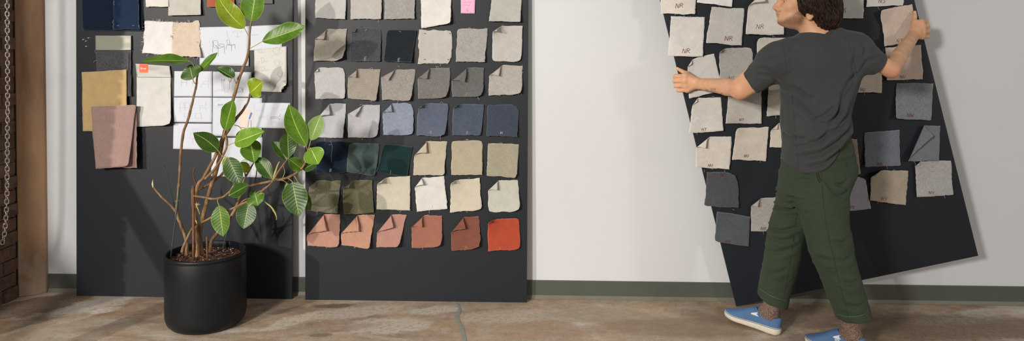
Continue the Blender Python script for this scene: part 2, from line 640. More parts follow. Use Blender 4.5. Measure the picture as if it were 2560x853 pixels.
GLY = {'N': [[(0, 1), (.1, 0)], [(.1, 0), (.75, 1)], [(.75, 1), (.85, 0)]],
       'R': [[(0, 1), (.08, 0)], [(.08, 0), (.6, .06), (.72, .25), (.5, .45), (.05, .5)], [(.3, .5), (.85, 1)]],
       'S': [[(.8, .08), (.4, 0), (.12, .22), (.4, .46), (.72, .68), (.55, .95), (.05, .98)]],
       'T': [[(0, .05), (.9, 0)], [(.5, 0), (.42, 1)]],
       'U': [[(.05, 0), (.08, .8), (.4, 1), (.72, .8), (.8, 0)]],
       'W': [[(0, 0), (.22, 1), (.45, .35), (.65, 1), (.95, 0)]],
       'X': [[(0, 0), (.8, 1)], [(.8, 0), (0, 1)]],
       'Y': [[(.05, 0), (.12, .5), (.6, .5)], [(.75, 0), (.6, 1), (.2, 1)]],
       'E': [[(.7, 0), (0, 0), (0, 1), (.75, 1)], [(0, .5), (.6, .5)]],
       'F': [[(.75, 0), (0, 0), (0, 1)], [(0, .5), (.6, .5)]],
       'G': [[(.8, .15), (.4, 0), (.02, .5), (.35, 1), (.8, .8), (.8, .5), (.5, .5)]],
       'H': [[(0, 0), (0, 1)], [(.75, 0), (.75, 1)], [(0, .5), (.75, .5)]],
       'I': [[(.3, 0), (.2, 1)]],
       'J': [[(.6, 0), (.55, .8), (.3, 1), (.05, .8)]],
       'L': [[(.1, 0), (.1, 1), (.6, 1)]],
       'M': [[(0, 1), (.15, 0), (.45, .75), (.75, 0), (.9, 1)]],
       'B': [[(0, 0), (0, 1)], [(0, 0), (.5, .05), (.6, .25), (.45, .45), (0, .5)], [(.45, .5), (.7, .72), (.5, .98), (0, 1)]],
       'l': [[(.2, 0), (.2, 1)]], 'o': [[(.3, .4), (.05, .7), (.3, 1), (.58, .7), (.3, .4)]],
       'a': [[(.55, .4), (.15, .5), (.08, .85), (.35, 1), (.58, .8), (.58, .4), (.6, 1)]],
       'n': [[(.05, .4), (.08, 1)], [(.08, .6), (.35, .42), (.55, .6), (.56, 1)]],
       'k': [[(.08, 0), (.08, 1)], [(.5, .4), (.1, .72), (.55, 1)]],
       'i': [[(.25, .4), (.25, 1)]], 't': [[(.3, .1), (.3, 1)], [(.05, .4), (.6, .4)]],
       'O': [[(.4, 0), (.02, .5), (.4, 1), (.78, .5), (.4, 0)]], 'C': [[(.75, .15), (.4, 0), (.03, .5), (.4, 1), (.75, .85)]],
       'h': [[(.08, 0), (.08, 1)], [(.08, .6), (.35, .42), (.55, .6), (.56, 1)]], 'r': [[(.08, .4), (.08, 1)], [(.08, .6), (.45, .42)]],
       'e': [[(.05, .7), (.55, .7), (.45, .42), (.15, .45), (.05, .75), (.3, 1), (.58, .9)]], ' ': []}


def glyphs(text, x, y, size, adv=1.05, slant=0.0, jit=0.06, flip=False):
    out = []
    tot = len(text) * adv * size
    for i, ch in enumerate(text):
        ox = x - tot / 2 + i * adv * size + .1 * size
        j = rng.uniform(-jit, jit) * size
        for st in GLY.get(ch, []):
            q = []
            for a, b in st:
                if flip: a, b = .8 - a, 1 - b
                q.append((ox + a * size * .82 + slant * size * (.5 - b), y + (b - .5) * size + j))
            out.append(q)
    return out


def ribbons(mb, strokes, pos, hw):
    """flat strokes; pos(x, y) -> (point, normal)"""
    for st in strokes:
        dense = []
        for (x0, y0), (x1, y1) in zip(st[:-1], st[1:]):
            k = max(1, int(math.hypot(x1 - x0, y1 - y0) / 3))
            dense += [(x0 + (x1 - x0) * i / k, y0 + (y1 - y0) * i / k) for i in range(k)]
        dense.append(st[-1])
        P = [pos(x, y) for x, y in dense]
        vs, fs = [], []
        for i, (p, nn) in enumerate(P):
            t = P[min(i + 1, len(P) - 1)][0] - P[max(i - 1, 0)][0]
            sd = np.cross(nn, t); sd = sd / (np.linalg.norm(sd) + 1e-12)
            vs += [p + sd * hw, p - sd * hw]
        for i in range(len(P) - 1):
            fs.append((2 * i, 2 * i + 2, 2 * i + 3, 2 * i + 1))
        mb.add(vs, fs)


def arc_thread(x, y, dx, dy, bow, n=7):
    L = math.hypot(dx, dy) + 1e-6
    return [(x + dx * i / n - dy / L * bow * math.sin(math.pi * i / n), y + dy * i / n + dx / L * bow * math.sin(math.pi * i / n)) for i in range(n + 1)]


def cloth(label, B, quad, color, group, name='fabric_swatch', cat='fabric swatch', fold=None, lift=None, rnd=None,
          bottom=.014, base=.004, wav=.004, heather=.10, n=28, letter=None, staples=(), threads=(), fray=0.0,
          seed=0, edge=.7, back=None, parent=None, mat=None, z0=0.0, part=None, autothread=True, thick=.0011, scallop=0.0):
    """one piece of cloth (or paper) hung on a board; quad = TL, TR, BR, BL in photo pixels"""
    if B is not B3 and mat is None:
        gl = sum(color) / 3
        color = tuple(int((v + (gl - v) * .07) * .915) for v in color)
    q = [np.array(p, float) for p in quad]
    cen = sum(q) / 4
    if rnd and rnd.get('TL', 0) >= 8 and not fold:
        # a corner that only half curls towards the room
        a_ = rnd['TL']; rnd = {k: v for k, v in rnd.items() if k != 'TL'}
        ht, hl = (q[1] - q[0]) / np.linalg.norm(q[1] - q[0]), (q[3] - q[0]) / np.linalg.norm(q[3] - q[0])
        fold = [(q[0] + ht * a_ * 3.0, q[0] + hl * a_ * 2.3, 6.0)]
    U, V = np.meshgrid(np.linspace(0, 1, n + 1), np.linspace(0, 1, n + 1))
    u, v = U.ravel(), V.ravel()
    P = ((1 - u) * (1 - v))[:, None] * q[0] + (u * (1 - v))[:, None] * q[1] + (u * v)[:, None] * q[2] + ((1 - u) * v)[:, None] * q[3]
    wpx = np.linalg.norm(q[1] - q[0]); hpx = np.linalg.norm(q[3] - q[0])
    rs = np.random.RandomState(seed * 13 + 5)
    corners = {'TL': (0, 0), 'TR': (1, 0), 'BR': (1, 1), 'BL': (0, 1)}
    # ragged edges
    def wob(t, sd, a, fq):
        T = np.c_[t * fq, np.full_like(t, sd * 3.7), np.full_like(t, seed * 1.3)]
        return vnoise(T, 1.0, 3 + sd) * a
    eL, eR, eT, eB = (u < 1e-6), (u > 1 - 1e-6), (v < 1e-6), (v > 1 - 1e-6)
    for msk, t, sd, ax in ((eL, v, 1, 0), (eR, v, 2, 0), (eT, u, 3, 1), (eB, u, 4, 1)):
        P[msk, ax] += wob(t[msk], sd, edge * 1.9, 4.3) + wob(t[msk], sd + 5, edge * 1.25, 15)
    for k, amt in (rnd or {}).items():
        cu, cv = corners[k]
        d = np.hypot((u - cu) * wpx, (v - cv) * hpx)
        amt = amt * .8
        w = np.clip(1 - d / (abs(amt) * 3.4), 0, 1) ** 1.6
        dirv = cen - q[['TL', 'TR', 'BR', 'BL'].index(k)]
        P += w[:, None] * dirv / np.linalg.norm(dirv) * amt
    h = z0 + base + bottom * v ** 1.6 + wav * (vnoise(np.c_[u * 2.2, v * 2.2, np.full_like(u, seed * .77)], 1, 11) * np.clip(v * 1.5 + .25, 0, 1))
    for k, amt in (lift or {}).items():
        cu, cv = corners[k]
        d = np.hypot(u - cu, v - cv)
        h = h + amt * np.clip(1 - d / .62, 0, 1) ** 1.8
    mpp = B.mpp(*cen)
    for fd in (fold or []):
        A, C, r = np.array(fd[0], float), np.array(fd[1], float), fd[2] * 1.35
        corner = np.array(fd[3], float) if len(fd) > 3 else q[0]
        dl = (C - A) / np.linalg.norm(C - A)
        nn = np.array([dl[1], -dl[0]])
        if (corner - A) @ nn < 0: nn = -nn
        t = (P - A) @ nn
        # cone-like roll: the radius grows a little along the fold
        rr = r * (1 + .25 * np.clip(((P - A) @ dl) / np.linalg.norm(C - A), -0.5, 1.5))
        m1 = (t > 0) & (t < math.pi * rr)
        m2 = t >= math.pi * rr
        off = np.where(m1, rr * np.sin(np.clip(t / rr, 0, math.pi)), np.where(m2, -(t - math.pi * rr), t))
        dh = np.where(m1, rr * (1 - np.cos(np.clip(t / rr, 0, math.pi))), np.where(m2, 2 * rr + .24 * (t - math.pi * rr), 0))
        # cloth near the fold rises off the board too
        near = np.where(t < 0, np.exp(t / (r * 3.0)), 1.0) * r * .5
        P = P + (off - t)[:, None] * nn
        h = h + (dh + near) * mpp
    W = B.hits(P, h)
    fs = []
    for j in range(n):
        for i in range(n):
            a = j * (n + 1) + i
            fs.append((a, a + n + 1, a + n + 2, a + 1))
    su, sv = wpx * mpp, hpx * mpp
    uv = [(a * su + seed * .37, b * sv + seed * .21) for a, b in zip(u, v)]
    mats = [mat or cloth_mat(color, heather)]
    if fray > 0 or autothread: mats.append(M_THREAD_L if sum(color) > 330 else M_THREAD_D)
    mb = MB()
    mb.add(W, fs, 0, uv)
    o = mb.build(part or name, mats, parent)
    ea = o.data.attributes.new('edge_distance', 'FLOAT', 'POINT')
    ea.data.foreach_set('value', np.minimum(np.minimum(u, 1 - u) * su, np.minimum(v, 1 - v) * sv).astype(np.float32))
    if thick:
        sm = o.modifiers.new('thickness', 'SOLIDIFY'); sm.thickness = thick; sm.offset = 0
    if part is None: tag(o, label, cat, group)
    # position sampler for marks on the cloth
    G = W.reshape(n + 1, n + 1, 3)
    e1, e2 = q[1] - q[0], q[3] - q[0]
    Minv = np.linalg.inv(np.array([[e1[0], e2[0]], [e1[1], e2[1]]]))

    def pos(x, y, out=.0022):
        a, b = Minv @ (np.array([x, y]) - q[0])
        a, b = min(max(a, 0.0), 1.0), min(max(b, 0.0), 1.0)
        hh = z0 + base + bottom * b ** 1.6 + wav * vnoise(np.array([[a * 2.2, b * 2.2, seed * .77]]), 1, 11)[0] * min(max(b * 1.5 + .25, 0), 1)
        for k, amt in (lift or {}).items():
            cu, cv = corners[k]
            hh += amt * max(0, 1 - math.hypot(a - cu, b - cv) / .62) ** 1.8
        return B.hit(x, y, hh + out), B.n

    # frayed fibres along the edges and a few loose threads
    nt = []
    if fray > 0:
        cnt = int(fray * 46)
        fm = MB()
        for k in range(cnt):
            s = rs.randint(4); t = rs.rand()
            A, C = q[s], q[(s + 1) % 4]
            p = A + (C - A) * t
            on = np.array([(C - A)[1], -(C - A)[0]]); on = on / np.linalg.norm(on)
            if (p - cen) @ on < 0: on = -on
            off = False
            for fd in (fold or []):
                a_, b_ = np.array(fd[0], float), np.array(fd[1], float)
                side = lambda q_: (b_ - a_)[0] * (q_ - a_)[1] - (b_ - a_)[1] * (q_ - a_)[0]
                off = off or side(p) * side(np.array(fd[3], float) if len(fd) > 3 else q[0]) > -40
            if off: continue
            L = rs.uniform(2, 6.5) * fray
            tip = p + on * L + (C - A) / np.linalg.norm(C - A) * rs.uniform(-2, 2)
            hh = z0 + base + (bottom if s == 2 else bottom * t)
            fm.tube([B.hit(*(p - on * 2), hh + .001), B.hit(*((p + tip) / 2), hh + .002), B.hit(*tip, hh)], [.0006, .0005, .0003], 4)
        fo = fm.build('frayed_edge', M_THREAD_L if sum(color) > 330 else M_THREAD_D, o); fo['kind'] = 'stuff'
    th = list(threads)
    if autothread:
        if rs.rand() < .5:
            t = rs.uniform(.2, .9); p = q[3] + (q[2] - q[3]) * t
            th.append(arc_thread(p[0], p[1] - 2, rs.uniform(-4, 4), rs.uniform(5, 11), rs.uniform(-3, 3)))
        if rs.rand() < .35:
            t = rs.uniform(.2, .8); p = q[0] + (q[1] - q[0]) * t
            th.append(arc_thread(p[0], p[1] + 2, rs.uniform(6, 12), rs.uniform(-3, 2), rs.uniform(-6, -3)))
    for k, line in enumerate(th):
        tm = MB()
        tm.tube([pos(x, y, .003)[0] for x, y in line], .00055, 5)
        tm.build('loose_thread', M_THREAD_L if (sum(color) > 300 or k < len(threads)) else M_THREAD_D, o)
    for sx, sy, ang in staples:
        tm = MB()
        ca, sa = math.cos(ang) * 2.7, math.sin(ang) * 2.7
        a, b = pos(sx - ca, sy - sa, .0025)[0], pos(sx + ca, sy + sa, .0025)[0]
        tm.tube([a - B.n * .004, a, b, b - B.n * .004], .0007, 5)
        tm.build('staple', M_STAPLE, o)
    if letter:
        text, lx, ly, size, ink = letter[:5]
        lm = MB()
        size *= (.86 if ink in ('gold', 'white', 'faint') else .95)
        ribbons(lm, glyphs(text, lx, ly, size, adv=.95, slant=.18, flip=(len(letter) > 5)), lambda x, y: pos(x, y, .0034), .00085 if size > 9 else .0007)
        lm.build('stitched_letter' if ink in ('gold', 'white', 'faint') else 'written_mark', M_INK[ink], o)
    return o, pos


# ------------------------------------------------------------------ middle board: rows of swatches
ORD = ['first', 'second', 'third', 'fourth', 'fifth', 'sixth', 'seventh']
G2 = 'fabric swatches pinned in rows on the middle board'
Q = lambda *a: [(a[i], a[i + 1]) for i in range(0, 8, 2)]
S2 = [
 # row, col, look, quad(TL TR BR BL), colour, options
 (0, 0, 'pale grey linen', Q(788, -38, 867, -35, 863, 48, 787, 45), (208, 203, 193), dict(heather=.03)),
 (0, 1, 'pale grey linen', Q(876, -35, 956, -35, 953, 48, 877, 47), (200, 194, 184), dict(heather=.05)),
 (0, 2, 'mid grey coarse linen', Q(961, -33, 1040, -33, 1037, 47, 961, 48), (174, 169, 161), dict(heather=.16)),
 (0, 3, 'white cotton, longest piece', Q(1051, -30, 1129, -30, 1127, 59, 1054, 70), (240, 234, 225), dict(heather=.02, lift={'BR': .018}, rnd={'BR': 4}, fray=.5)),
 (0, 5, 'light grey curling linen', Q(1231, -25, 1305, -25, 1301, 55, 1223, 53), (202, 197, 186), dict(heather=.05, lift={'BL': .012, 'BR': .01}, letter=('F', 1265, 46, 7, 'faint'))),
 (1, 0, 'taupe linen with folded corner', Q(787, 74, 868, 72, 861, 151, 785, 152), (180, 171, 156), dict(heather=.12, fold=[((824, 74), (786, 107), 3.2)], lift={'BR': .03}, rnd={'BR': 11}, staples=[(824, 79, -.6)])),
 (1, 1, 'charcoal denim marked E', Q(878, 70, 956, 70, 950, 154, 874, 152), (82, 83, 86), dict(heather=.22, fold=[((896, 71), (877, 86), 1.6)], rnd={'TR': 9, 'TL': 4}, letter=('E', 914, 146, 9, 'white'), staples=[(915, 75, -.4)], lift={'TL': .01})),
 (1, 2, 'near-black marked E', Q(967, 74, 1042, 74, 1029, 155, 959, 154), (36, 42, 48), dict(heather=.12, rnd={'TL': 5, 'TR': 4}, letter=('E', 998, 149, 9, 'white'), staples=[(1000, 79, .5)], lift={'BR': .012, 'TR': .008})),
 (1, 3, 'cream with four pins', Q(1048, 74, 1132, 77, 1127, 160, 1046, 159), (206, 201, 188), dict(heather=.03, rnd={'TR': 5, 'BR': 8}, edge=1.3, bottom=.004, letter=('M', 1082, 154, 5, 'faint'))),
 (1, 4, 'mid grey heathered', Q(1144, 72, 1220, 72, 1212, 156, 1138, 153), (180, 174, 166), dict(heather=.16, rnd={'TL': 3}, letter=('F', 1181, 149, 6, 'faint'), lift={'BR': .006})),
 (1, 5, 'off-white curled corner', Q(1231, 65, 1307, 65, 1303, 154, 1231, 154), (210, 204, 192), dict(heather=.04, rnd={'TL': 12, 'BR': 6, 'BL': 4}, lift={'TL': .028}, letter=('F', 1268, 148, 6, 'faint'))),
 (2, 0, 'silver grey', Q(786, 170, 862, 168, 863, 247, 789, 247), (202, 198, 194), dict(heather=.07, fold=[((800, 169), (786, 187), 1.8)], rnd={'TR': 8, 'BR': 4})),
 (2, 1, 'warm taupe', Q(869, 171, 951, 173, 942, 252, 870, 246), (172, 160, 145), dict(heather=.13, fold=[((903, 171), (870, 199), 2.6)], lift={'BR': .012}, rnd={'BR': 3}, letter=('F', 906, 244, 6, 'gold'))),
 (2, 2, 'brown-grey linen', Q(953, 171, 1039, 174, 1027, 253, 955, 249), (166, 158, 147), dict(heather=.18, fold=[((1003, 171), (953, 199), 2.8)], lift={'BR': .014}, rnd={'BR': 4}, staples=[(997, 166, .5)], letter=('F', 990, 245, 6, 'gold'))),
 (2, 3, 'dark grey marked F', Q(1044, 170, 1126, 169, 1122, 247, 1045, 247), (130, 126, 119), dict(heather=.2, fold=[((1082, 170), (1044, 203), 2.8)], lift={'BR': .016}, rnd={'BR': 12}, letter=('F', 1085, 240, 9, 'gold'), staples=[(1091, 167, .8)])),
 (2, 4, 'dark slate grey marked F', Q(1130, 168, 1211, 169, 1207, 243, 1130, 242), (112, 112, 108), dict(heather=.2, fold=[((1176, 168), (1130, 208), 2.6)], lift={'BR': .01}, rnd={'BR': 8}, letter=('F', 1168, 237, 9, 'gold'))),
 (2, 5, 'light stone frayed', Q(1225, 163, 1307, 164, 1305, 236, 1221, 239), (190, 182, 170), dict(heather=.12, fold=[((1262, 163), (1225, 193), 2.4)], lift={'BR': .012}, rnd={'BR': 8}, fray=.5, letter=('F', 1255, 235, 6, 'faint'))),
 (3, 0, 'pale blue-grey', Q(793, 260, 866, 259, 858, 345, 795, 344), (198, 198, 200), dict(heather=.04, fold=[((830, 260), (792, 306), 3.4)], lift={'BR': .01})),
 (3, 1, 'pale lilac-grey', Q(869, 262, 951, 262, 945, 345, 870, 343), (194, 192, 194), dict(heather=.05, fold=[((917, 262), (869, 291), 2.8)], lift={'BR': .014}, rnd={'BR': 9}, letter=('H', 911, 336, 6, 'faint'))),
 (3, 2, 'sky blue-grey', Q(956, 258, 1034, 258, 1033, 338, 958, 338), (148, 158, 174), dict(heather=.14, fold=[((986, 258), (956, 290), 2.6)], rnd={'TR': 9, 'BR': 4}, letter=('G', 994, 332, 6, 'faint'))),
 (3, 3, 'mid blue marked G', Q(1046, 258, 1123, 259, 1113, 342, 1041, 338), (100, 109, 126), dict(heather=.14, rnd={'TL': 11, 'TR': 4, 'BR': 8}, lift={'TL': .016, 'BR': .016}, letter=('G', 1077, 331, 8, 'faint'))),
 (3, 4, 'denim blue marked G', Q(1134, 259, 1211, 261, 1203, 339, 1130, 338), (84, 94, 110), dict(heather=.14, rnd={'TL': 10, 'BR': 4}, lift={'TL': .012}, letter=('G', 1168, 332, 8, 'faint'))),
 (3, 5, 'dark blue marked H', Q(1219, 262, 1298, 262, 1294, 342, 1216, 340), (70, 78, 92), dict(heather=.14, rnd={'TL': 3, 'TR': 9}, lift={'TL': .006}, letter=('H', 1254, 332, 8, 'white'))),
 (4, 0, 'navy blue with hanging thread', Q(787, 354, 868, 352, 866, 433, 790, 434), (31, 44, 62), dict(heather=.1, rnd={'TL': 6, 'TR': 6, 'BR': 4}, letter=('B', 827, 426, 8, 'white'), staples=[(824, 362, 0)], threads=[[(826, 352), (831, 366), (828, 388), (829, 406)]])),
 (4, 1, 'teal green', Q(872, 358, 950, 357, 938, 441, 866, 430), (82, 100, 98), dict(heather=.12, rnd={'TL': 8, 'TR': 4, 'BR': 4}, letter=('I', 899, 427, 9, 'gold'), staples=[(904, 367, .1)], lift={'TL': .012})),
 (4, 2, 'dark bottle green', Q(959, 358, 1031, 368, 1018, 441, 941, 431), (26, 56, 56), dict(heather=.08, rnd={'TL': 9, 'BR': 3}, letter=('I', 978, 430, 9, 'gold'), staples=[(986, 372, 1.3)])),
 (4, 3, 'straw beige with rolled corner', Q(1036, 354, 1117, 354, 1111, 440, 1033, 437), (204, 192, 164), dict(heather=.05, fold=[((1074, 354), (1035, 399), 3.4)], lift={'BR': .01}, rnd={'BR': 4}, staples=[(1077, 352, .4)])),
 (4, 4, 'warm sand beige', Q(1129, 352, 1206, 351, 1206, 438, 1128, 437), (192, 180, 148), dict(heather=.06, rnd={'TL': 4, 'TR': 4}, lift={'TL': .01}, staples=[(1167, 349, .2)])),
 (4, 5, 'khaki linen', Q(1220, 358, 1298, 361, 1292, 445, 1217, 439), (176, 168, 142), dict(heather=.12, rnd={'BR': 4}, lift={'BR': .006})),
 (5, 0, 'olive green with small flap', Q(773, 452, 853, 452, 843, 534, 770, 526), (126, 124, 96), dict(heather=.1, fold=[((793, 452), (772, 471), 1.2)], lift={'BR': .012}, threads=[[(819, 458), (820, 478), (818, 494), (807, 498), (806, 502)]], wav=.006)),
 (5, 1, 'darker olive green', Q(858, 452, 930, 451, 934, 532, 859, 537), (112, 108, 80), dict(heather=.12, rnd={'TL': 14}, lift={'TL': .018}, letter=('L', 898, 527, 8, 'gold'), staples=[(892, 461, .05)], wav=.006)),
 (5, 2, 'butter cream curled', Q(942, 444, 1025, 441, 1025, 527, 942, 523), (220, 211, 186), dict(heather=.02, rnd={'TL': 13}, lift={'TL': .024}, fray=.4, wav=.005)),
 (5, 3, 'white curled', Q(1035, 446, 1110, 441, 1119, 522, 1042, 529), (234, 230, 220), dict(heather=.02, fold=[((1060, 444), (1034, 480), 2.4)], lift={'TL': .01}, letter=('L', 1082, 517, 7, 'faint'), wav=.005)),
 (5, 4, 'ivory yellow', Q(1126, 450, 1199, 446, 1204, 525, 1126, 531), (224, 213, 186), dict(heather=.02, rnd={'TL': 10, 'BR': 4}, lift={'TL': .022})),
 (5, 5, 'pale sage', Q(1219, 451, 1295, 451, 1301, 528, 1222, 532), (210, 207, 190), dict(heather=.05, fold=[((1252, 451), (1218, 485), 2.6)], lift={'BR': .01}, rnd={'BR': 8, 'BL': 5})),
 (6, 0, 'pale terracotta, half folded over', Q(766, 536, 851, 537, 847, 619, 768, 614), (202, 150, 126), dict(heather=.05, fold=[((815, 536), (766, 598), 2.6)], rnd={'BR': 5})),
 (6, 1, 'peach, deeply folded', Q(850, 537, 937, 538, 924, 624, 853, 612), (206, 152, 124), dict(heather=.05, fold=[((900, 537), (850, 594), 2.6)], lift={'BR': .02}, rnd={'BR': 5}, fray=.25)),
 (6, 2, 'dusty pink, deeply folded', Q(943, 537, 1017, 537, 997, 618, 941, 619), (196, 144, 126), dict(heather=.05, fold=[((984, 537), (942, 590), 2.6)], lift={'BR': .028}, rnd={'BR': 5}, fray=.2)),
 (6, 3, 'clay brown marked M', Q(1027, 540, 1106, 539, 1104, 618, 1030, 620), (176, 114, 92), dict(heather=.06, fold=[((1066, 539), (1027, 577), 2.8)], lift={'BR': .016}, rnd={'BR': 8}, letter=('M', 1070, 612, 8, 'gold'))),
 (6, 4, 'chestnut brown marked M', Q(1127, 543, 1197, 541, 1202, 622, 1128, 628), (142, 86, 68), dict(heather=.08, fold=[((1166, 541), (1126, 592), 2.8)], lift={'BR': .014}, rnd={'BR': 9, 'BL': 4}, letter=('M', 1166, 618, 8, 'gold'), staples=[(1165, 549, -1.1)])),
 (6, 5, 'bright rust red', Q(1219, 549, 1298, 545, 1301, 624, 1221, 628), (198, 80, 54), dict(heather=.05, rnd={'TL': 10, 'TR': 4, 'BR': 6}, lift={'TL': .024}, letter=('M', 1250, 621, 8, 'gold'))),
]
ROWS = ['topmost', 'second', 'third', 'fourth', 'fifth', 'sixth', 'bottom']
for k, (r, c, look, quad, color, opt) in enumerate(S2):
    lab = '%s swatch, %s in the %s row on the middle board' % (look, ORD[c] if not (r == 0 and c == 5) else 'fifth', ROWS[r])
    o, pos = cloth(lab, B2, quad, color, G2, seed=k + 1, **opt)
    if r == 1 and c == 3:
        for (px, py) in ((1060, 83), (1123, 83), (1060, 148), (1119, 148)):
            pm_ = MB(); p, nn = pos(px, py, .002)
            pm_.tube([p - nn * .004, p + nn * .004], .0012, 8); pm_.ball(p + nn * .006, .0028, 10)
            pm_.tube([p + nn * .006, p + nn * .014], [.0016, .0022], 8)
            tag(pm_.build('push_pin', M_STAPLE), 'clear push pin in the %s corner of the cream swatch' % {(1060, 83): 'upper left', (1123, 83): 'upper right', (1060, 148): 'lower left', (1119, 148): 'lower right'}[(px, py)], 'push pin', 'push pins on the cream swatch')

# pink sticky note
M_PINK = plain('pink_paper', alb((252, 180, 204)), 0.8, 0.02, 8)
o, pos = cloth('pink sticky note with handwriting and an arrow', B2, Q(1152, -26, 1189, -26, 1187, 34, 1152, 33.5), (246, 170, 205), None,
               name='sticky_note', cat='sticky note', mat=M_PINK, bottom=.004, wav=.0005, edge=.1, n=10, autothread=False, thick=.0004, seed=77)
mb = MB()
st = []
for y0, x1 in ((5.6, 1179), (13.2, 1177)):
    x = 1155.0
    while x < x1:
        w = rng.uniform(1.2, 2.4)
        st.append([(x, y0 + rng.uniform(-1.6, 1)), (x + w * .5, y0 + rng.uniform(-1, 1.8)), (x + w, y0 + rng.uniform(-1.6, 1.6))])
        x += w + rng.choice([.5, .6, 1.2])
st += [[(1168, 19), (1168.3, 28.5)], [(1165, 24.3), (1168.3, 28.5), (1171.5, 24.3)]]
ribbons(mb, st, lambda x, y: pos(x, y, .0008), .0006)
mb.build('handwriting', M_INK['mauve'], o)

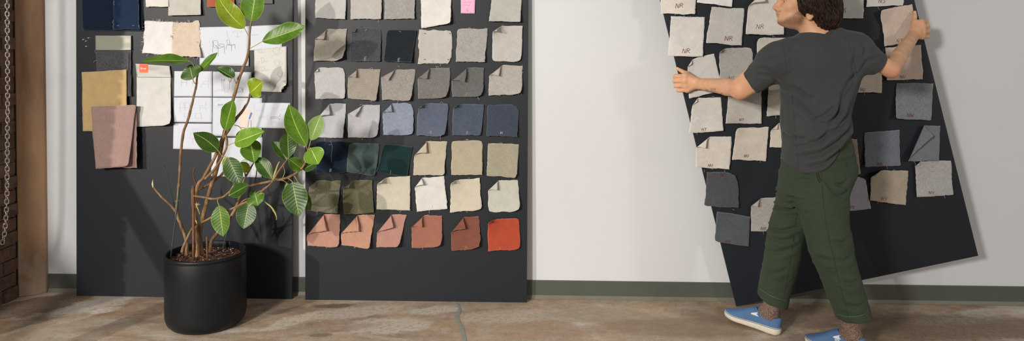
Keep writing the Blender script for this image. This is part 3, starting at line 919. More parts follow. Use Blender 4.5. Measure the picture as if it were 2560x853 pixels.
# ------------------------------------------------------------------ tilted board: lettered swatches
G3 = 'lettered swatches on the tilted board'
S3 = [
 ('cream swatch marked NR at the very top left of the tilted board', Q(1650, -25, 1742, -25, 1737, 36, 1652, 34), (222, 214, 200), dict(letter=('NR', 1699, 14, 12, 'red'), heather=.03)),
 ('white unmarked swatch cut by the top of the photo', Q(1745, -30, 1836, -30, 1830, 16.5, 1743, 6), (234, 229, 221), dict(heather=.02)),
 ('off-white swatch marked NR hanging past the left board edge', Q(1677, 41, 1762, 43, 1757, 141, 1670, 141), (220, 214, 204), dict(letter=('NR', 1716, 127, 12, 'red'), heather=.05, fray=.5, lift={'TL': .008, 'BL': .012})),
 ('light grey swatch marked NR, tilted, beneath the white one', Q(1778, 18, 1862, 22, 1853, 114, 1765, 107), (198, 192, 183), dict(letter=('NR', 1822, 96, 12, 'red'), heather=.06, lift={'TL': .006, 'BL': .01}, staples=[(1818, 30, .2)])),
 ('grey-beige swatch marked NR with rolled corner beside the face', Q(1874, -34, 1965, -32, 1960, 87, 1864, 86), (212, 206, 193), dict(letter=('NR', 1901, 66, 12, 'red'), heather=.05, fold=[((1930, -34), (1868, 34), 6.0)], lift={'BL': .01})),
 ('pale swatch gripped under the left hand', Q(1717, 152, 1785, 133, 1808, 228, 1722, 246), (208, 203, 195), dict(letter=('N', 1739, 224, 9, 'dark'), heather=.05, fold=[((1737, 147), (1714, 184), 2.8)], rnd={'TL': 2})),
 ('grey swatch marked NS directly above the left forearm', Q(1797, 122, 1881, 118, 1884, 202, 1800, 206), (174, 170, 160), dict(letter=('NS', 1829, 196, 10, 'dark'), heather=.1, rnd={'TL': 10, 'TR': 7}, lift={'TL': .012}, staples=[(1843, 128, .2)])),
 ('beige swatch behind the raised left shoulder', Q(1893, 95, 1984, 93, 1985, 172, 1889, 180), (198, 192, 178), dict(heather=.05, lift={'TL': .014}, rnd={'TL': 5}, staples=[(1936, 102, .3)])),
 ('light linen swatch marked NT below the left hand, over the edge', Q(1733, 246, 1802, 243, 1809, 327, 1722, 334), (212, 207, 196), dict(letter=('NT', 1760, 324, 7, 'red'), heather=.06, rnd={'TL': 3}, fold=[((1748, 245), (1724, 280), 2.0)], lift={'BL': .01}, staples=[(1764, 249, .1)])),
 ('grey swatch marked NT hanging under the left elbow', Q(1822, 226, 1903, 222, 1904, 309, 1814, 309), (190, 184, 172), dict(letter=('NT', 1854, 300, 7, 'red'), heather=.07, lift={'BL': .014})),
 ('grey-beige swatch tucked between left sleeve and shirt', Q(1921, 214, 1985, 205, 1984, 284, 1917, 291), (190, 184, 168), dict(heather=.06, lift={'BL': .012, 'TL': .012})),
 ('cream swatch marked NU with curled corner at left edge', Q(1740, 342, 1829, 342, 1824, 424, 1740, 418), (218, 208, 194), dict(letter=('NU', 1776, 414, 7, 'red'), heather=.05, fold=[((1782, 342), (1738, 379), 3.4)], lift={'BL': .01})),
 ('beige swatch marked NU left of the shirt waist', Q(1841, 320, 1922, 318, 1915, 403, 1830, 399), (206, 194, 178), dict(letter=('NU', 1866, 390, 7, 'red'), heather=.06, rnd={'TL': 4}, lift={'TL': .014}, staples=[(1880, 321, .1)])),
 ('beige swatch half hidden behind the shirt at waist height', Q(1928, 306, 2000, 306, 2000, 370, 1925, 369), (208, 198, 180), dict(heather=.05, fold=[((1954, 306), (1926, 334), 2.6)])),
 ('charcoal swatch with clipped corner, staple-hung at left edge', Q(1768, 431, 1846, 430, 1847, 520, 1761, 516), (80, 82, 82), dict(letter=('NU', 1808, 438, 9, 'red', 1), heather=.14, rnd={'TR': 15, 'BL': 3}, lift={'TR': .014}, staples=[(1761, 428, 1.5), (1812, 429, 1.3)])),
 ('charcoal swatch marked NX, lowest on the tilted board', Q(1793, 529, 1876, 541, 1871, 617, 1786, 604), (84, 88, 90), dict(letter=('NX', 1819, 604, 7, 'red'), heather=.12, rnd={'BL': 4}, lift={'TR': .01}, staples=[(1834, 525, .4)])),
 ('mottled grey curled swatch marked NX against the front leg', Q(1877, 496, 1965, 494, 1962, 579, 1877, 578), (166, 160, 152), dict(letter=('NX', 1909, 572, 8, 'red'), heather=.16, fold=[((1909, 495), (1876, 522), 2.4)], lift={'TL': .014})),
 ('narrow dark scrap showing beside the front hip', Q(1953, 384, 1990, 384, 1990, 440, 1956, 440), (120, 116, 108), dict(heather=.16, edge=1.4)),
 ('pale green-grey swatch marked NS behind the head', Q(2050, -24, 2160, -22, 2158, 46, 2050, 46), (206, 203, 192), dict(letter=('NS', 2108, 26, 11, 'dark'), heather=.03)),
 ('cream swatch marked NS at the top, right of the head', Q(2169, -22, 2262, -22, 2258, 13, 2166, 17.5), (208, 202, 188), dict(letter=('NS', 2206, 2, 11, 'dark'), heather=.03)),
 ('pinkish beige swatch marked NT beside the right thumb', Q(2200, 27, 2279, 10, 2296, 97, 2213, 117), (206, 186, 168), dict(letter=('NT', 2249, 102, 9, 'red'), heather=.06, lift={'TL': .03, 'BL': .02}, rnd={'TL': 4})),
 ('beige swatch marked NU behind the right forearm', Q(2213, 119, 2302, 113, 2308, 198, 2217, 201), (204, 186, 168), dict(letter=('NU', 2257, 192, 8, 'dark'), heather=.05)),
 ('grey-beige swatch marked NU below the right sleeve', Q(2130, 160, 2204, 160, 2205, 232, 2130, 231), (200, 186, 170), dict(letter=('NU', 2158, 224, 8, 'dark'), heather=.05)),
 ('dark grey denim swatch marked NW near the right board edge', Q(2241, 207, 2333, 208, 2328, 301, 2239, 297), (124, 127, 128), dict(letter=('NW', 2276, 288, 10, 'red'), heather=.18, lift={'BL': .01}, rnd={'BL': 3}, threads=[[(2240, 232), (2243, 224), (2250, 224), (2257, 230)]])),
 ('dark blue-grey square swatch marked NX right of the hips', Q(2160, 331, 2248, 326, 2251, 415, 2163, 418), (112, 117, 122), dict(letter=('NX', 2201, 410, 8, 'red'), heather=.14)),
 ('dark grey swatch folded diagonally into a point', Q(2270, 312, 2350, 315, 2348, 401, 2270, 404), (116, 121, 121), dict(heather=.12, fold=[((2316, 312), (2277, 404), 3.4)])),
 ('light grey swatch marked NY, rightmost on the tilted board', Q(2288, 403, 2377, 402, 2383, 488, 2292, 492), (172, 168, 164), dict(letter=('NY', 2329, 482, 8, 'red'), heather=.16, fold=[((2308, 402), (2288, 421), 2.2)], lift={'TL': .012}, threads=[arc_thread(2287, 418, -2, -14, 3)])),
 ('tan swatch marked NY with rounded corner right of the thigh', Q(2178, 424, 2271, 428, 2264, 513, 2175, 502), (172, 158, 138), dict(letter=('NY', 2211, 497, 9, 'red'), heather=.07, rnd={'TL': 14}, lift={'TL': .024})),
 ('grey swatch marked NY partly behind the thigh', Q(2092, 444, 2163, 443, 2177, 522, 2095, 531), (160, 158, 160), dict(letter=('NY', 2130, 518, 8, 'red'), heather=.1, rnd={'TR': 5})),
 ('brown swatch strip peeking out behind the hip', Q(2085, 348, 2142, 348, 2151, 435, 2085, 435), (150, 134, 114), dict(heather=.1)),
]
for k, (lab, quad, color, opt) in enumerate(S3):
    cloth(lab, B3, quad, color, G3, seed=100 + k, **opt)

# ------------------------------------------------------------------ left board: fabrics and papers
G1 = 'fabrics pinned on the left board'
NAVY, NAVY2 = (20, 36, 57), (29, 48, 74)
cloth('large navy blue fabric at the top left of the left board', B1, Q(203, -34, 357, -34, 356, 77, 206, 76), NAVY, G1, heather=.06, seed=201, bottom=.006, edge=.3)
cloth('smaller navy fabric strip over the large navy one, two staples at its hem', B1, Q(284, -34, 345, -34, 349, 73, 283, 74), NAVY2, G1, heather=.07, z0=.020, seed=202, bottom=.006, edge=.9,
      staples=[(295, 64, 0), (333, 64, .1), (347, 65, 1.4)], threads=[[(284, 50), (281, 56), (285, 60), (282, 66), (284, 72)], [(285, 2), (284, 8), (286, 13)]], autothread=False)
for (x, y, d) in ((224, 95, 'rightmost'), (211, 99, 'leftmost'), (217.5, 103, 'middle'), (218, 116, 'lowest')):
    mb = MB(); p = B1.hit(x, y, 0)
    mb.tube([p, p + B1.n * .003], .003, 9); mb.tube([p + B1.n * .003, p + B1.n * .010], [.0018, .0018], 8)
    mb.tube([p + B1.n * .010, p + B1.n * .013], [.0032, .003], 9)
    o = mb.build('push_pin', M_STAPLE)
    tag(o, '%s of four clear push pins below the navy fabric' % d, 'push pin', 'loose push pins on the left board')

# card-headed samples
M_CARD = plain('sage_card', alb((150, 149, 133)), 0.35, 0.03, 9, 0, 0.5)
t = empty('fabric_sample', tuple(B1.hit(284, 165, 0)), 'charcoal heathered fabric sample under a plain sage card header', 'fabric sample', G1)
cloth(None, B1, Q(241, 112, 328, 112, 328, 241, 243, 241), (88, 88, 87), None, heather=.38, part='fabric', parent=t, seed=203, bottom=.008, edge=.8, autothread=False,
      threads=[arc_thread(243, 135, -3, -12, -4), arc_thread(243, 152, -9, 5, 3)])
cloth(None, B1, Q(319, 126, 327.5, 126, 327.5, 239, 320, 240), (70, 70, 70), None, heather=.3, part='fabric', parent=t, seed=207, z0=.006, bottom=.008, autothread=False, n=12)
cloth(None, B1, Q(238.5, 89, 328, 89, 328, 125.5, 239, 125.5), (142, 141, 125), None, mat=M_CARD, part='card_header', parent=t, seed=204, z0=.006, wav=.0008, bottom=.003, edge=.1, autothread=False)
M_CARD2 = plain('grey_card', alb((172, 170, 160)), 0.4, 0.03, 9, 0, 0.5)
t = empty('fabric_sample', tuple(B1.hit(385, 240, 0)), 'white fabric sample under a grey card header with orange label', 'fabric sample', G1)
cloth(None, B1, Q(342.5, 186, 427, 190, 427, 314, 341.5, 317), (226, 223, 213), None, heather=.015, part='fabric', parent=t, seed=205, bottom=.016, lift={'BR': .03}, rnd={'BR': 8}, edge=.3, autothread=False)
hd, pos = cloth(None, B1, Q(338.5, 159, 424, 165, 427.5, 193, 342.5, 193), (160, 158, 146), None, mat=M_CARD2, part='card_header', parent=t, seed=206, z0=.006, wav=.003, bottom=.004, edge=.1, autothread=False)
M_ORANGE = plain('orange_label', alb((236, 92, 40)), 0.4, 0.03, 20)
mb = MB()
gx, gy = np.linspace(348.5, 370, 6), np.linspace(159.5, 181.5, 6)
vs = [pos(x, y + (x - 348) * .03, .0016)[0] for y in gy for x in gx]
mb.add(vs, [(j * 6 + i, j * 6 + i + 6, j * 6 + i + 7, j * 6 + i + 1) for j in range(5) for i in range(5)])
lab = mb.build('orange_label', M_ORANGE, hd); lab['label'] = 'orange square label with tiny white lettering'
mb = MB()
ribbons(mb, glyphs('Blaak', 358.5, 171, 4.6, adv=.62, jit=0), lambda x, y: pos(x, y, .0021), .0009)
# the lettering is too small to read in the photo: light strokes of the same size and place
mb.build('label_lettering', plain('white_print', alb((248, 226, 212)), .6), hd)

cloth('yellow ochre fabric half covered by the mauve one', B1, Q(204.5, 181, 316, 173.5, 318, 329, 207, 328), (216, 180, 122), G1, heather=.03, seed=208, z0=.016, bottom=.012, edge=.4, fray=.3,
      threads=[arc_thread(216, 186, -8, 6, 3), arc_thread(300, 188, 6, 2, -3), arc_thread(272, 252, 3, 9, 2), arc_thread(290, 250, 8, 10, -2)], autothread=False)
t = empty('fabric_sample', tuple(B1.hit(285, 340, 0)), 'dusty mauve double-layer fabric sample, lowest on the left board', 'fabric sample', G1)
cloth(None, B1, Q(270, 270, 341, 268, 342.5, 420, 262, 421), (164, 130, 120), None, heather=.07, part='fabric', parent=t, seed=210, z0=.036, bottom=.008, edge=.8, autothread=False)
cloth(None, B1, Q(227, 267, 340, 262, 321, 416, 239, 422), (176, 143, 131), None, heather=.07, part='fabric', parent=t, seed=211, z0=.046, bottom=.016, lift={'BR': .018}, rnd={'BR': 5, 'TR': 3}, edge=.5, autothread=False,
      threads=[[(262, 282), (265, 292), (264, 304)], [(299, 307), (298, 317)], arc_thread(232, 266, -6, 4, 2), arc_thread(300, 262, 8, 8, -3)], staples=[(324, 274, 0), (240, 339, .3)])
cloth('white frayed fabric piece with small red stitch', B1, Q(363, 52, 433, 54, 431, 139, 356, 132), (240, 235, 229), G1, heather=.02, seed=212, bottom=.012, lift={'BR': .012}, fray=1.1, edge=1.0,
      letter=('B', 428.5, 91, 4.5, 'crimson'), threads=[[(360, 96), (357, 105), (352, 115)], arc_thread(373, 133, -6, 8, 2)], autothread=False)
cloth('peach beige frayed fabric right of the white one', B1, Q(432, 57, 498, 52, 500, 146, 430, 139), (228, 206, 180), G1, heather=.03, seed=213, bottom=.016, lift={'BL': .01, 'BR': .012}, fray=.9, edge=1.4,
      letter=('O', 493, 106, 4.5, 'crimson'), autothread=False)
cloth('cream fabric cut by the top edge, left of the stone one', B1, Q(362, -30, 421, -30, 422, 16.5, 365, 17), (232, 225, 212), G1, heather=.02, seed=214, fray=.3, autothread=False, edge=.4)
cloth('stone beige fabric cut by the top edge', B1, Q(420, -30, 502, -30, 502, 37, 421, 39), (208, 202, 186), G1, heather=.03, seed=215, z0=.004, autothread=False, edge=.3)
cloth('rust orange card at the top of the left board', B1, Q(518, -30, 586, -30, 586, 17.5, 518, 17), (186, 96, 64), G1, name='colour_card', cat='card', heather=.02, seed=216, autothread=False, edge=.1, wav=.0003)
mb = MB()
a, b, c_, d = [B1.hit(*p, .012) for p in ((594, 9.5), (682, 9.5), (682, -30), (594, -30))]
mb.add([a, b, c_, d] + [p - B1.n * .011 for p in (a, b, c_, d)], [(0, 1, 2, 3), (5, 4, 7, 6), (4, 0, 3, 7), (1, 5, 6, 2), (3, 2, 6, 7), (4, 5, 1, 0)])
bevel(tag(mb.build('material_tile', plain('black_tile', alb((34, 37, 40)), .45), smooth=False), 'black material tile at the top, right of the rust card', 'tile', G1), .001)

M_PAPER = plain('white_paper', alb((209, 211, 216)), 0.75, 0.012, 4)
M_CREAM = plain('cream_paper', alb((210, 207, 196)), 0.8, 0.03, 9)
GP = 'sketch sheets on the left board'


def paper(label, quad, strokes, mat=M_PAPER, ink='pen', hw=.00062, z0=0.0, seed=0, **kw):
    o, pos = cloth(label, B1, quad, (240, 240, 240), GP, name='sketch_sheet', cat='paper sheet', mat=mat, seed=seed, z0=z0, n=14, edge=.12, wav=.0012, bottom=.004,
                   base=.002, autothread=False, thick=.0004, **kw)
    if strokes:
        groups = strokes if isinstance(strokes, dict) else {ink: strokes}
        for ik, ss in groups.items():
            mb = MB()
            ribbons(mb, ss, lambda x, y: pos(x, y, .0007), hw if ik in ('pen', 'dark') else hw * .9)
            mb.build('drawing', M_INK[ik], o)
    return o, pos


def sub(cx, cy, s, pts):
    return [[(cx + a * s, cy + b * s) for a, b in st] for st in pts]


CH_SIDE = [[(0, -1), (.08, 0), (.75, .05), (.8, -.2)], [(.1, 0), (0, .9)], [(.75, .05), (.82, .95)], [(.08, 0), (-.02, -.95), (.1, -1)]]
CH_FRONT = [[(-.4, -.8), (.4, -.8), (.45, 0), (-.45, 0), (-.4, -.8)], [(-.45, 0), (-.55, .75)], [(.45, 0), (.55, .75)], [(-.5, .1), (.5, .1)], [(-.6, -.25), (-.6, .2)], [(.6, -.25), (.6, .2)]]
TABLE = [[(-1, 0), (1, 0)], [(-.7, -.25), (.85, -.25)], [(-1, 0), (-.7, -.25)], [(1, 0), (.85, -.25)], [(0, 0), (-.05, .7)], [(-.4, .8), (.4, .8)], [(-.3, .9), (.4, .9)]]
armchair = [[(532, 110), (532, 102), (543, 101), (546, 115), (560, 117), (560, 111), (550, 110), (547, 114)], [(531, 113), (538, 113), (546, 121), (560, 117)], [(532, 113), (534, 118), (545, 122), (546, 121)],
            [(532, 114), (531.5, 131)], [(545, 122), (545, 141)], [(560, 117), (561.5, 134)], [(532, 102), (534, 113)], [(540, 113), (546, 120)]]
chair2 = [[(566.5, 100), (573, 99.5), (575, 110.5), (569, 111.5), (566.5, 100)], [(569, 111.5), (580, 113.5), (588, 111.5), (575, 110.5)], [(567, 111.5), (565, 123)], [(579.5, 113.5), (578, 128)], [(587.5, 112), (588, 122)], [(569, 112.5), (580, 114.3)]]
M_W = M_PAPER
paper('sheet with pencil table sketches behind the large chair sketch', Q(608, 66, 704.5, 61.5, 705.5, 125, 608, 126.5),
      {'pencil': sub(637, 87, 12, [[(-1, 0), (.9, -.15)], [(-.6, .15), (.6, .05)], [(-.05, .1), (-.05, .3)]]) + sub(674, 86, 9, [[(-1, 0), (.6, -.1)]]) + [[(690, 66), (697, 66)]]}, seed=301)
paper('large white sheet with armchair and table sketches', Q(499, 68, 622.5, 65.5, 621.5, 165, 499, 162.5),
      {'pen': armchair + chair2, 'pencil': sub(594, 81, 13, TABLE) + [[(567, 75), (569, 93)], [(565, 94), (574, 94)], [(568, 80), (569.5, 80)], [(506, 73), (511, 74)]]}, z0=.003, seed=302)
sk = []
for (cx, cy, s) in ((650, 128, 8), (656, 151, 9), (656, 173, 9)):
    sk += sub(cx, cy, s, [[(-.4, -.6), (.3, -.8), (.6, .2), (-.1, .5), (-.4, -.6)], [(-.1, .5), (-.3, .9)], [(.6, .2), (1.4, .1), (1.5, .5)], [(0, .5), (1.2, .4)], [(-.9, .2), (-.5, .3)]])
for (cx, cy, s) in ((693, 127, 13), (695, 157, 11), (702, 186, 10), (683, 217, 11)):
    sk += sub(cx, cy, s, [[(-.9, 0), (-.6, -.6), (.1, -.7), (.5, -.2), (.2, .5), (-.4, .6), (-.9, 0)], [(.5, -.2), (1, -.1), (1, .35), (.3, .5)], [(-.6, .7), (.5, .8)], [(-.4, -.3), (.2, -.1), (.6, -.6)]])
sk += [[(640, 154), (650, 155)], [(641, 160), (652, 158)], [(660, 200), (668, 198)], [(666, 205), (676, 203), (676, 208), (667, 209)], [(676, 140), (684, 140)]]
paper('cream sheet covered in loose pencil sketches with curled corner', Q(635.5, 125, 716.5, 115.5, 716.5, 231, 636.5, 228.5), {'pencil': sk}, mat=M_CREAM, z0=.004, seed=303,
      fold=[((717, 206), (699, 232), 1.6, (716.5, 231))], lift={'BR': .01})
paper('small sheet with three chair sketches, top left of the cluster', Q(436, 178, 530.5, 178.5, 530.5, 242, 435, 241.5),
      {'pencil': sub(460, 205, 13, CH_FRONT) + sub(488, 207, 12, CH_FRONT) + sub(503, 210, 16, [[(0, 0), (1.1, 0), (1.1, -.4), (.4, -.4), (.3, 0)], [(0, 0), (0, .5)], [(1.1, 0), (1.15, .6)], [(1.1, -.4), (1.2, -.9)]]) + [[(523, 184), (526, 184)], [(521, 189), (525, 190)]]}, seed=304)
paper('small sheet with fork-shaped chair frame sketches and grey shading', Q(532, 179, 628.5, 180.5, 627, 242.5, 532, 242),
      {'pen': [[(555, 228), (555, 206), (552.5, 198)], [(559.5, 228), (559.5, 206), (562.5, 197.5)], [(553, 198), (557, 203), (562, 197.5)], [(573, 224), (574, 207), (570, 191)], [(574, 207), (580, 196)], [(571, 200), (577, 205), (579, 196)], [(575, 193), (577, 200)], [(592, 230), (607, 230), (604, 220), (597, 219)], [(607, 221), (607, 231)]],
       'pencil': [[(x, 209 + (x % 3)), (x + 1, 231 + (x % 4))] for x in range(560, 572, 2)] + [[(535, 228), (550, 223)], [(536, 231), (552, 226)], [(538, 181.5), (543, 181)], [(619, 184), (622, 186)]]}, seed=305)
paper('small sheet with side and top view chair sketches', Q(435, 243.5, 530.5, 243.5, 530, 306.5, 434.5, 305.5),
      {'pencil': [[(450, 270), (450, 258), (453, 255.5), (459, 256), (461, 270)], [(463, 270), (463, 257), (466, 255.5), (472, 256), (475, 270)], [(449, 270), (488, 269.5)], [(450, 270), (450, 277)], [(463, 270), (463, 277)], [(475, 270), (475, 277)]] +
       [[(500, 272), (500, 265), (514, 264), (516, 252)], [(500, 270), (515, 270), (515, 277)], [(500, 272), (500, 276)]] +
       [[(460, 281), (462, 296), (464, 296)], [(463, 284), (482, 284)], [(463, 291), (482, 291)], [(463, 296), (482, 297)], [(489, 282), (488, 296)], [(490, 284), (500, 283)], [(490, 296), (502, 297)], [(502, 281), (504, 298)]]}, seed=306)
o, pos = paper('product leaflet sheet with a blue chair picture', Q(532, 244, 655.5, 245, 654, 343, 531, 339.5),
               {'pencil': [[(540, 250), (549, 250)], [(595, 251), (618, 251.5)], [(542, 264), (556, 264)], [(542, 267), (553, 267)], [(543, 311), (548, 311)], [(587, 291), (593, 292)], [(587, 294), (592, 295)]],
                'pen': glyphs('Joint Chair', 559, 261.5, 4.2, adv=.66, jit=0)}, seed=307)
M_PRINT = plain('beige_print', alb((228, 208, 192)), .7)
M_BLUE = plain('blue_print', alb((76, 128, 200)), .6)


def patch(poly, mat, name, out):
    mb = MB(); mb.add([pos(x, y, out)[0] for x, y in poly], [tuple(range(len(poly)))[::-1]])
    return mb.build(name, mat, o)


patch([(601, 276), (634, 276), (646, 277), (644, 331), (601, 330)], M_PRINT, 'printed_picture', .0006)
mb = MB()
ribbons(mb, [[(629, 281), (624, 292), (619, 320)], [(628, 282), (627.5, 296), (627.5, 334)], [(601, 319), (619, 320.5), (618, 330)]], lambda x, y: pos(x, y, .0010), .0016)
ribbons(mb, [[(629, 282), (626, 290), (623, 298)]], lambda x, y: pos(x, y, .0011), .005)
mb.build('printed_chair', M_BLUE, o)
paper('small sheet with faint chair pencil sketch, lowest on the left', Q(434, 308.5, 530.5, 309, 530, 375, 432.5, 372.5),
      {'pencil': [[(478, 323), (494, 322), (494, 330), (480, 331)], [(477, 331), (476, 338)], [(470, 344), (482, 347), (495, 343)], [(482, 347), (481, 357)], [(490, 342), (491, 350)], [(480, 326), (490, 326)]]}, seed=308)
paper('white sheet of bench and chair sketches at the right end', Q(636, 257, 726, 257.5, 724.5, 321.5, 632, 319.5),
      {'pencil': [[(642, 280), (642, 275), (659, 274.5), (661, 268)], [(658, 275), (658, 280)], [(680, 276), (682, 270), (693, 270), (695, 267)], [(702, 279), (703, 273), (717, 272)], [(648, 299), (648, 292), (668, 291), (669, 286)], [(648, 294), (668, 294), (668, 299)], [(677, 311), (678, 306), (697, 306), (699, 310)]],
       'pen': [[(677, 300), (677, 292), (696, 292), (700, 289), (701, 285)], [(678, 295.5), (697, 295.5), (699, 300)]]}, z0=.003, seed=309)
paper('white sheet with a small house-like sketch behind the leaves', Q(530, 345, 656, 343.5, 654, 444, 527.5, 440.5),
      {'pen': [[(602, 405), (612, 398), (620, 405), (602, 405)], [(606, 402), (618, 402)], [(608, 408), (619, 408)], [(609, 411), (618, 411)], [(608, 400), (614, 400)]], 'pencil': [[(630, 430), (638, 431), (642, 420), (640, 412)], [(632, 420), (636, 428)], [(622, 425), (632, 424)], [(535, 420), (536, 426)]]}, seed=310)
# ================================================================== potted rubber plant
pc = np.array([-1.526, 3.567, 0.0]); PR = .1885; PH = .361


def fit_pot():
    a0, a1 = math.atan((404 - 1280) / FPX), math.atan((612.5 - 1280) / FPX)
    ang, half = (a0 + a1) / 2, (a1 - a0) / 2
    fr = on_floor(475, 843)
    d = fr[1] / math.cos(ang)
    D = d / (1 - math.sin(half)) - .006
    return np.array([D * math.sin(ang), D * math.cos(ang), 0]), D * math.sin(half)


pc, PR = fit_pot()
M_POT = plain('black_pot', alb((20, 24, 27)), 0.45, 0.1, 14, 0.03, 0.28)
plant = empty('potted_plant', tuple(pc), 'tall rubber plant with bare twisting stems in a black cylinder pot', 'potted plant')


def lathe(mb, prof, c, n=72, mi=0):
    vs, fs = [], []
    for r, z in prof:
        for k in range(n):
            g = 2 * math.pi * k / n
            vs.append((c[0] + r * math.cos(g), c[1] + r * math.sin(g), c[2] + z))
    for i in range(len(prof) - 1):
        for k in range(n):
            fs.append((i * n + k, i * n + (k + 1) % n, (i + 1) * n + (k + 1) % n, (i + 1) * n + k))
    mb.add(vs, fs, mi)


r = PR
mb = MB()
lathe(mb, [(0, .001), (r - .045, .001), (r - .034, .003), (r - .024, .009), (r - .010, .024), (r - .002, .046), (r, .062), (r, .150), (r + .0005, .25), (r, PH - .022),
           (r - .001, PH - .0195), (r - .0045, PH - .0185), (r - .0045, PH - .0165), (r - .0005, PH - .015), (r, PH - .010), (r - .001, PH - .003), (r - .004, PH), (r - .009, PH), (r - .0115, PH - .003), (r - .012, PH - .02), (r - .013, PH - .07), (r - .02, PH - .2)], pc)
pot = mb.build('pot', M_POT, plant); pot['label'] = 'plain black cylindrical pot with a thin rim groove'

SOIL_Z = PH - .036


def mat_soil():
    m = N('potting_soil')
    a = m.noise(m.mapped(), 130, 5, .7)
    c = m.ramp(a, [(.3, alb((52, 34, 26))), (.55, alb((96, 62, 46))), (.75, alb((140, 98, 74)))])
    m.col(c); m.set(Roughness=.95); m.bump(a, .9, .01)
    return m.m


M_SOIL = mat_soil()
mb = MB()
nr, na = 26, 64
vs, fs = [(pc[0], pc[1], SOIL_Z + .012)], []
for i in range(1, nr + 1):
    for k in range(na):
        g = 2 * math.pi * k / na; rr = (PR - .0135) * i / nr
        p = np.array([pc[0] + rr * math.cos(g), pc[1] + rr * math.sin(g), 0])
        z = SOIL_Z + .012 * math.exp(-(rr / .07) ** 2) + .006 * float(vnoise(p[None] * 60, 1, 4)[0]) + .004 * float(vnoise(p[None] * 150, 1, 5)[0])
        vs.append((p[0], p[1], z))
for k in range(na): fs.append((0, 1 + k, 1 + (k + 1) % na))
for i in range(nr - 1):
    for k in range(na):
        a = 1 + i * na
        fs.append((a + k, a + na + k, a + na + (k + 1) % na, a + (k + 1) % na))
mb.add(vs, fs)
soil = mb.build('soil', M_SOIL, plant)
M_PERL = plain('perlite', alb((226, 206, 190)), .8)
M_BARKCHIP = plain('bark_chip', alb((120, 74, 52)), .9, .3, 60)
mb = MB()
r2 = random.Random(3)
for i in range(330):
    g = r2.uniform(0, 6.283); rr = (PR - .02) * math.sqrt(r2.uniform(.06, 1))
    p = (pc[0] + rr * math.cos(g), pc[1] + rr * math.sin(g), SOIL_Z + r2.uniform(.003, .009))
    if i < 105: mb.ball(p, r2.uniform(.0012, .0032), 6, 0, (1, r2.uniform(.6, 1), .8))
    else:
        ax = np.array(Matrix.Rotation(r2.uniform(0, 6), 3, 'Z') @ Matrix.Rotation(r2.uniform(-.6, .6), 3, 'X'))
        mb.box(p, (r2.uniform(.004, .016), r2.uniform(.002, .004), .003), ax, 1)
per = mb.build('soil_crumbs', [M_PERL, M_BARKCHIP], soil, smooth=False)
per['kind'] = 'stuff'; per['label'] = 'white perlite grains and bark bits in the soil'


# stems -----------------------------------------------------------------
def mat_stem():
    m = N('woody_stem')
    a = m.noise(m.mapped(scale=(1, 1, .6)), 26, 5, .65)
    b = m.noise(m.mapped(scale=(1, 1, .4)), 150, 4, .7)
    c = m.ramp(a, [(.3, alb((92, 68, 46))), (.5, alb((136, 104, 70))), (.72, alb((172, 138, 96)))])
    c = m.mix(m.ramp(b, [(.3, .45), (.5, 0)]), c, alb((74, 48, 32)))
    m.col(c); m.set(Roughness=.75); m.bump(m.math('ADD', a, b), .5, .003)
    return m.m


M_STEM = mat_stem()
M_STEM_G = plain('green_stem', alb((170, 160, 92)), .6, .15, 60, .1)
M_STEM_D = plain('dark_stem', alb((92, 60, 46)), .75, .2, 60, .3)
M_STAKE_G = plain('green_stake', alb((34, 62, 56)), .45, .1, 60)
M_STAKE_B = plain('wood_stake', alb((118, 78, 54)), .8, .2, 40, .3)
PY = pc[1]


def smooth_path(pts, sub=5):
    P = [np.array(p, float) for p in pts]
    out = []
    for i in range(len(P) - 1):
        p0, p1, p2, p3 = P[max(i - 1, 0)], P[i], P[i + 1], P[min(i + 2, len(P) - 1)]
        for k in range(sub):
            t = k / sub
            out.append(.5 * ((2 * p1) + (-p0 + p2) * t + (2 * p0 - 5 * p1 + 4 * p2 - p3) * t * t + (-p0 + 3 * p1 - 3 * p2 + p3) * t ** 3))
    out.append(P[-1])
    return out


def stem(pts, mat=None, name='stem', wob=.0012, parent=None):
    """pts: (x, y, dY from the pot's axis, width in px)"""
    W = [at(x, y, PY + d) for x, y, d, w in pts]
    q = smooth_path([(p[0], p[1], p[2], pts[i][3] / 2 * (PY + pts[i][2]) / FPX) for i, p in enumerate(W)], 6)
    mb = MB()
    P = [np.array(a[:3]) + wob * np.array([vnoise(a[None, :3] * 40, 1, 8)[0], 0, vnoise(a[None, :3] * 40, 1, 9)[0]]) for a in q]
    R = [max(.0006, a[3] * (1 + .12 * float(vnoise(a[None, :3] * 60, 1, 6)[0]))) for a in q]
    mb.tube(P, R, 10)
    return mb.build(name, mat or M_STEM, parent or plant)


stem([(467, 640, -.02, 9), (465, 600, -.01, 8.5), (452, 562, 0, 8), (442, 533, .01, 9), (444, 500, .02, 7), (447, 465, .02, 6.5), (450, 430, .02, 7), (452, 385, .02, 6.5), (458, 335, .02, 6.5), (468, 305, .02, 6), (477, 272, .02, 6.5), (486, 235, .02, 5.5), (491, 210, .02, 5), (494, 185, .02, 4)])
stem([(442, 533, .01, 7), (430, 517, .02, 5.5), (408, 497, .03, 5), (393, 480, .04, 4.5), (383, 468, .04, 3.6)])
mb = MB(); mb.tube([at(383, 469, PY + .04), at(381.5, 460, PY + .04), at(382, 450, PY + .04)], [.0038, .0044, .0006], 8)
o = mb.build('leaf_bud', plain('pale_bud', alb((206, 204, 160)), .6), plant); o['label'] = 'pale pointed leaf bud at a stem tip'
stem([(455, 632, -.07, 7.5), (458, 618, -.06, 6.5), (466, 600, -.05, 6), (478, 576, -.04, 5.5), (490, 560, -.03, 4)])
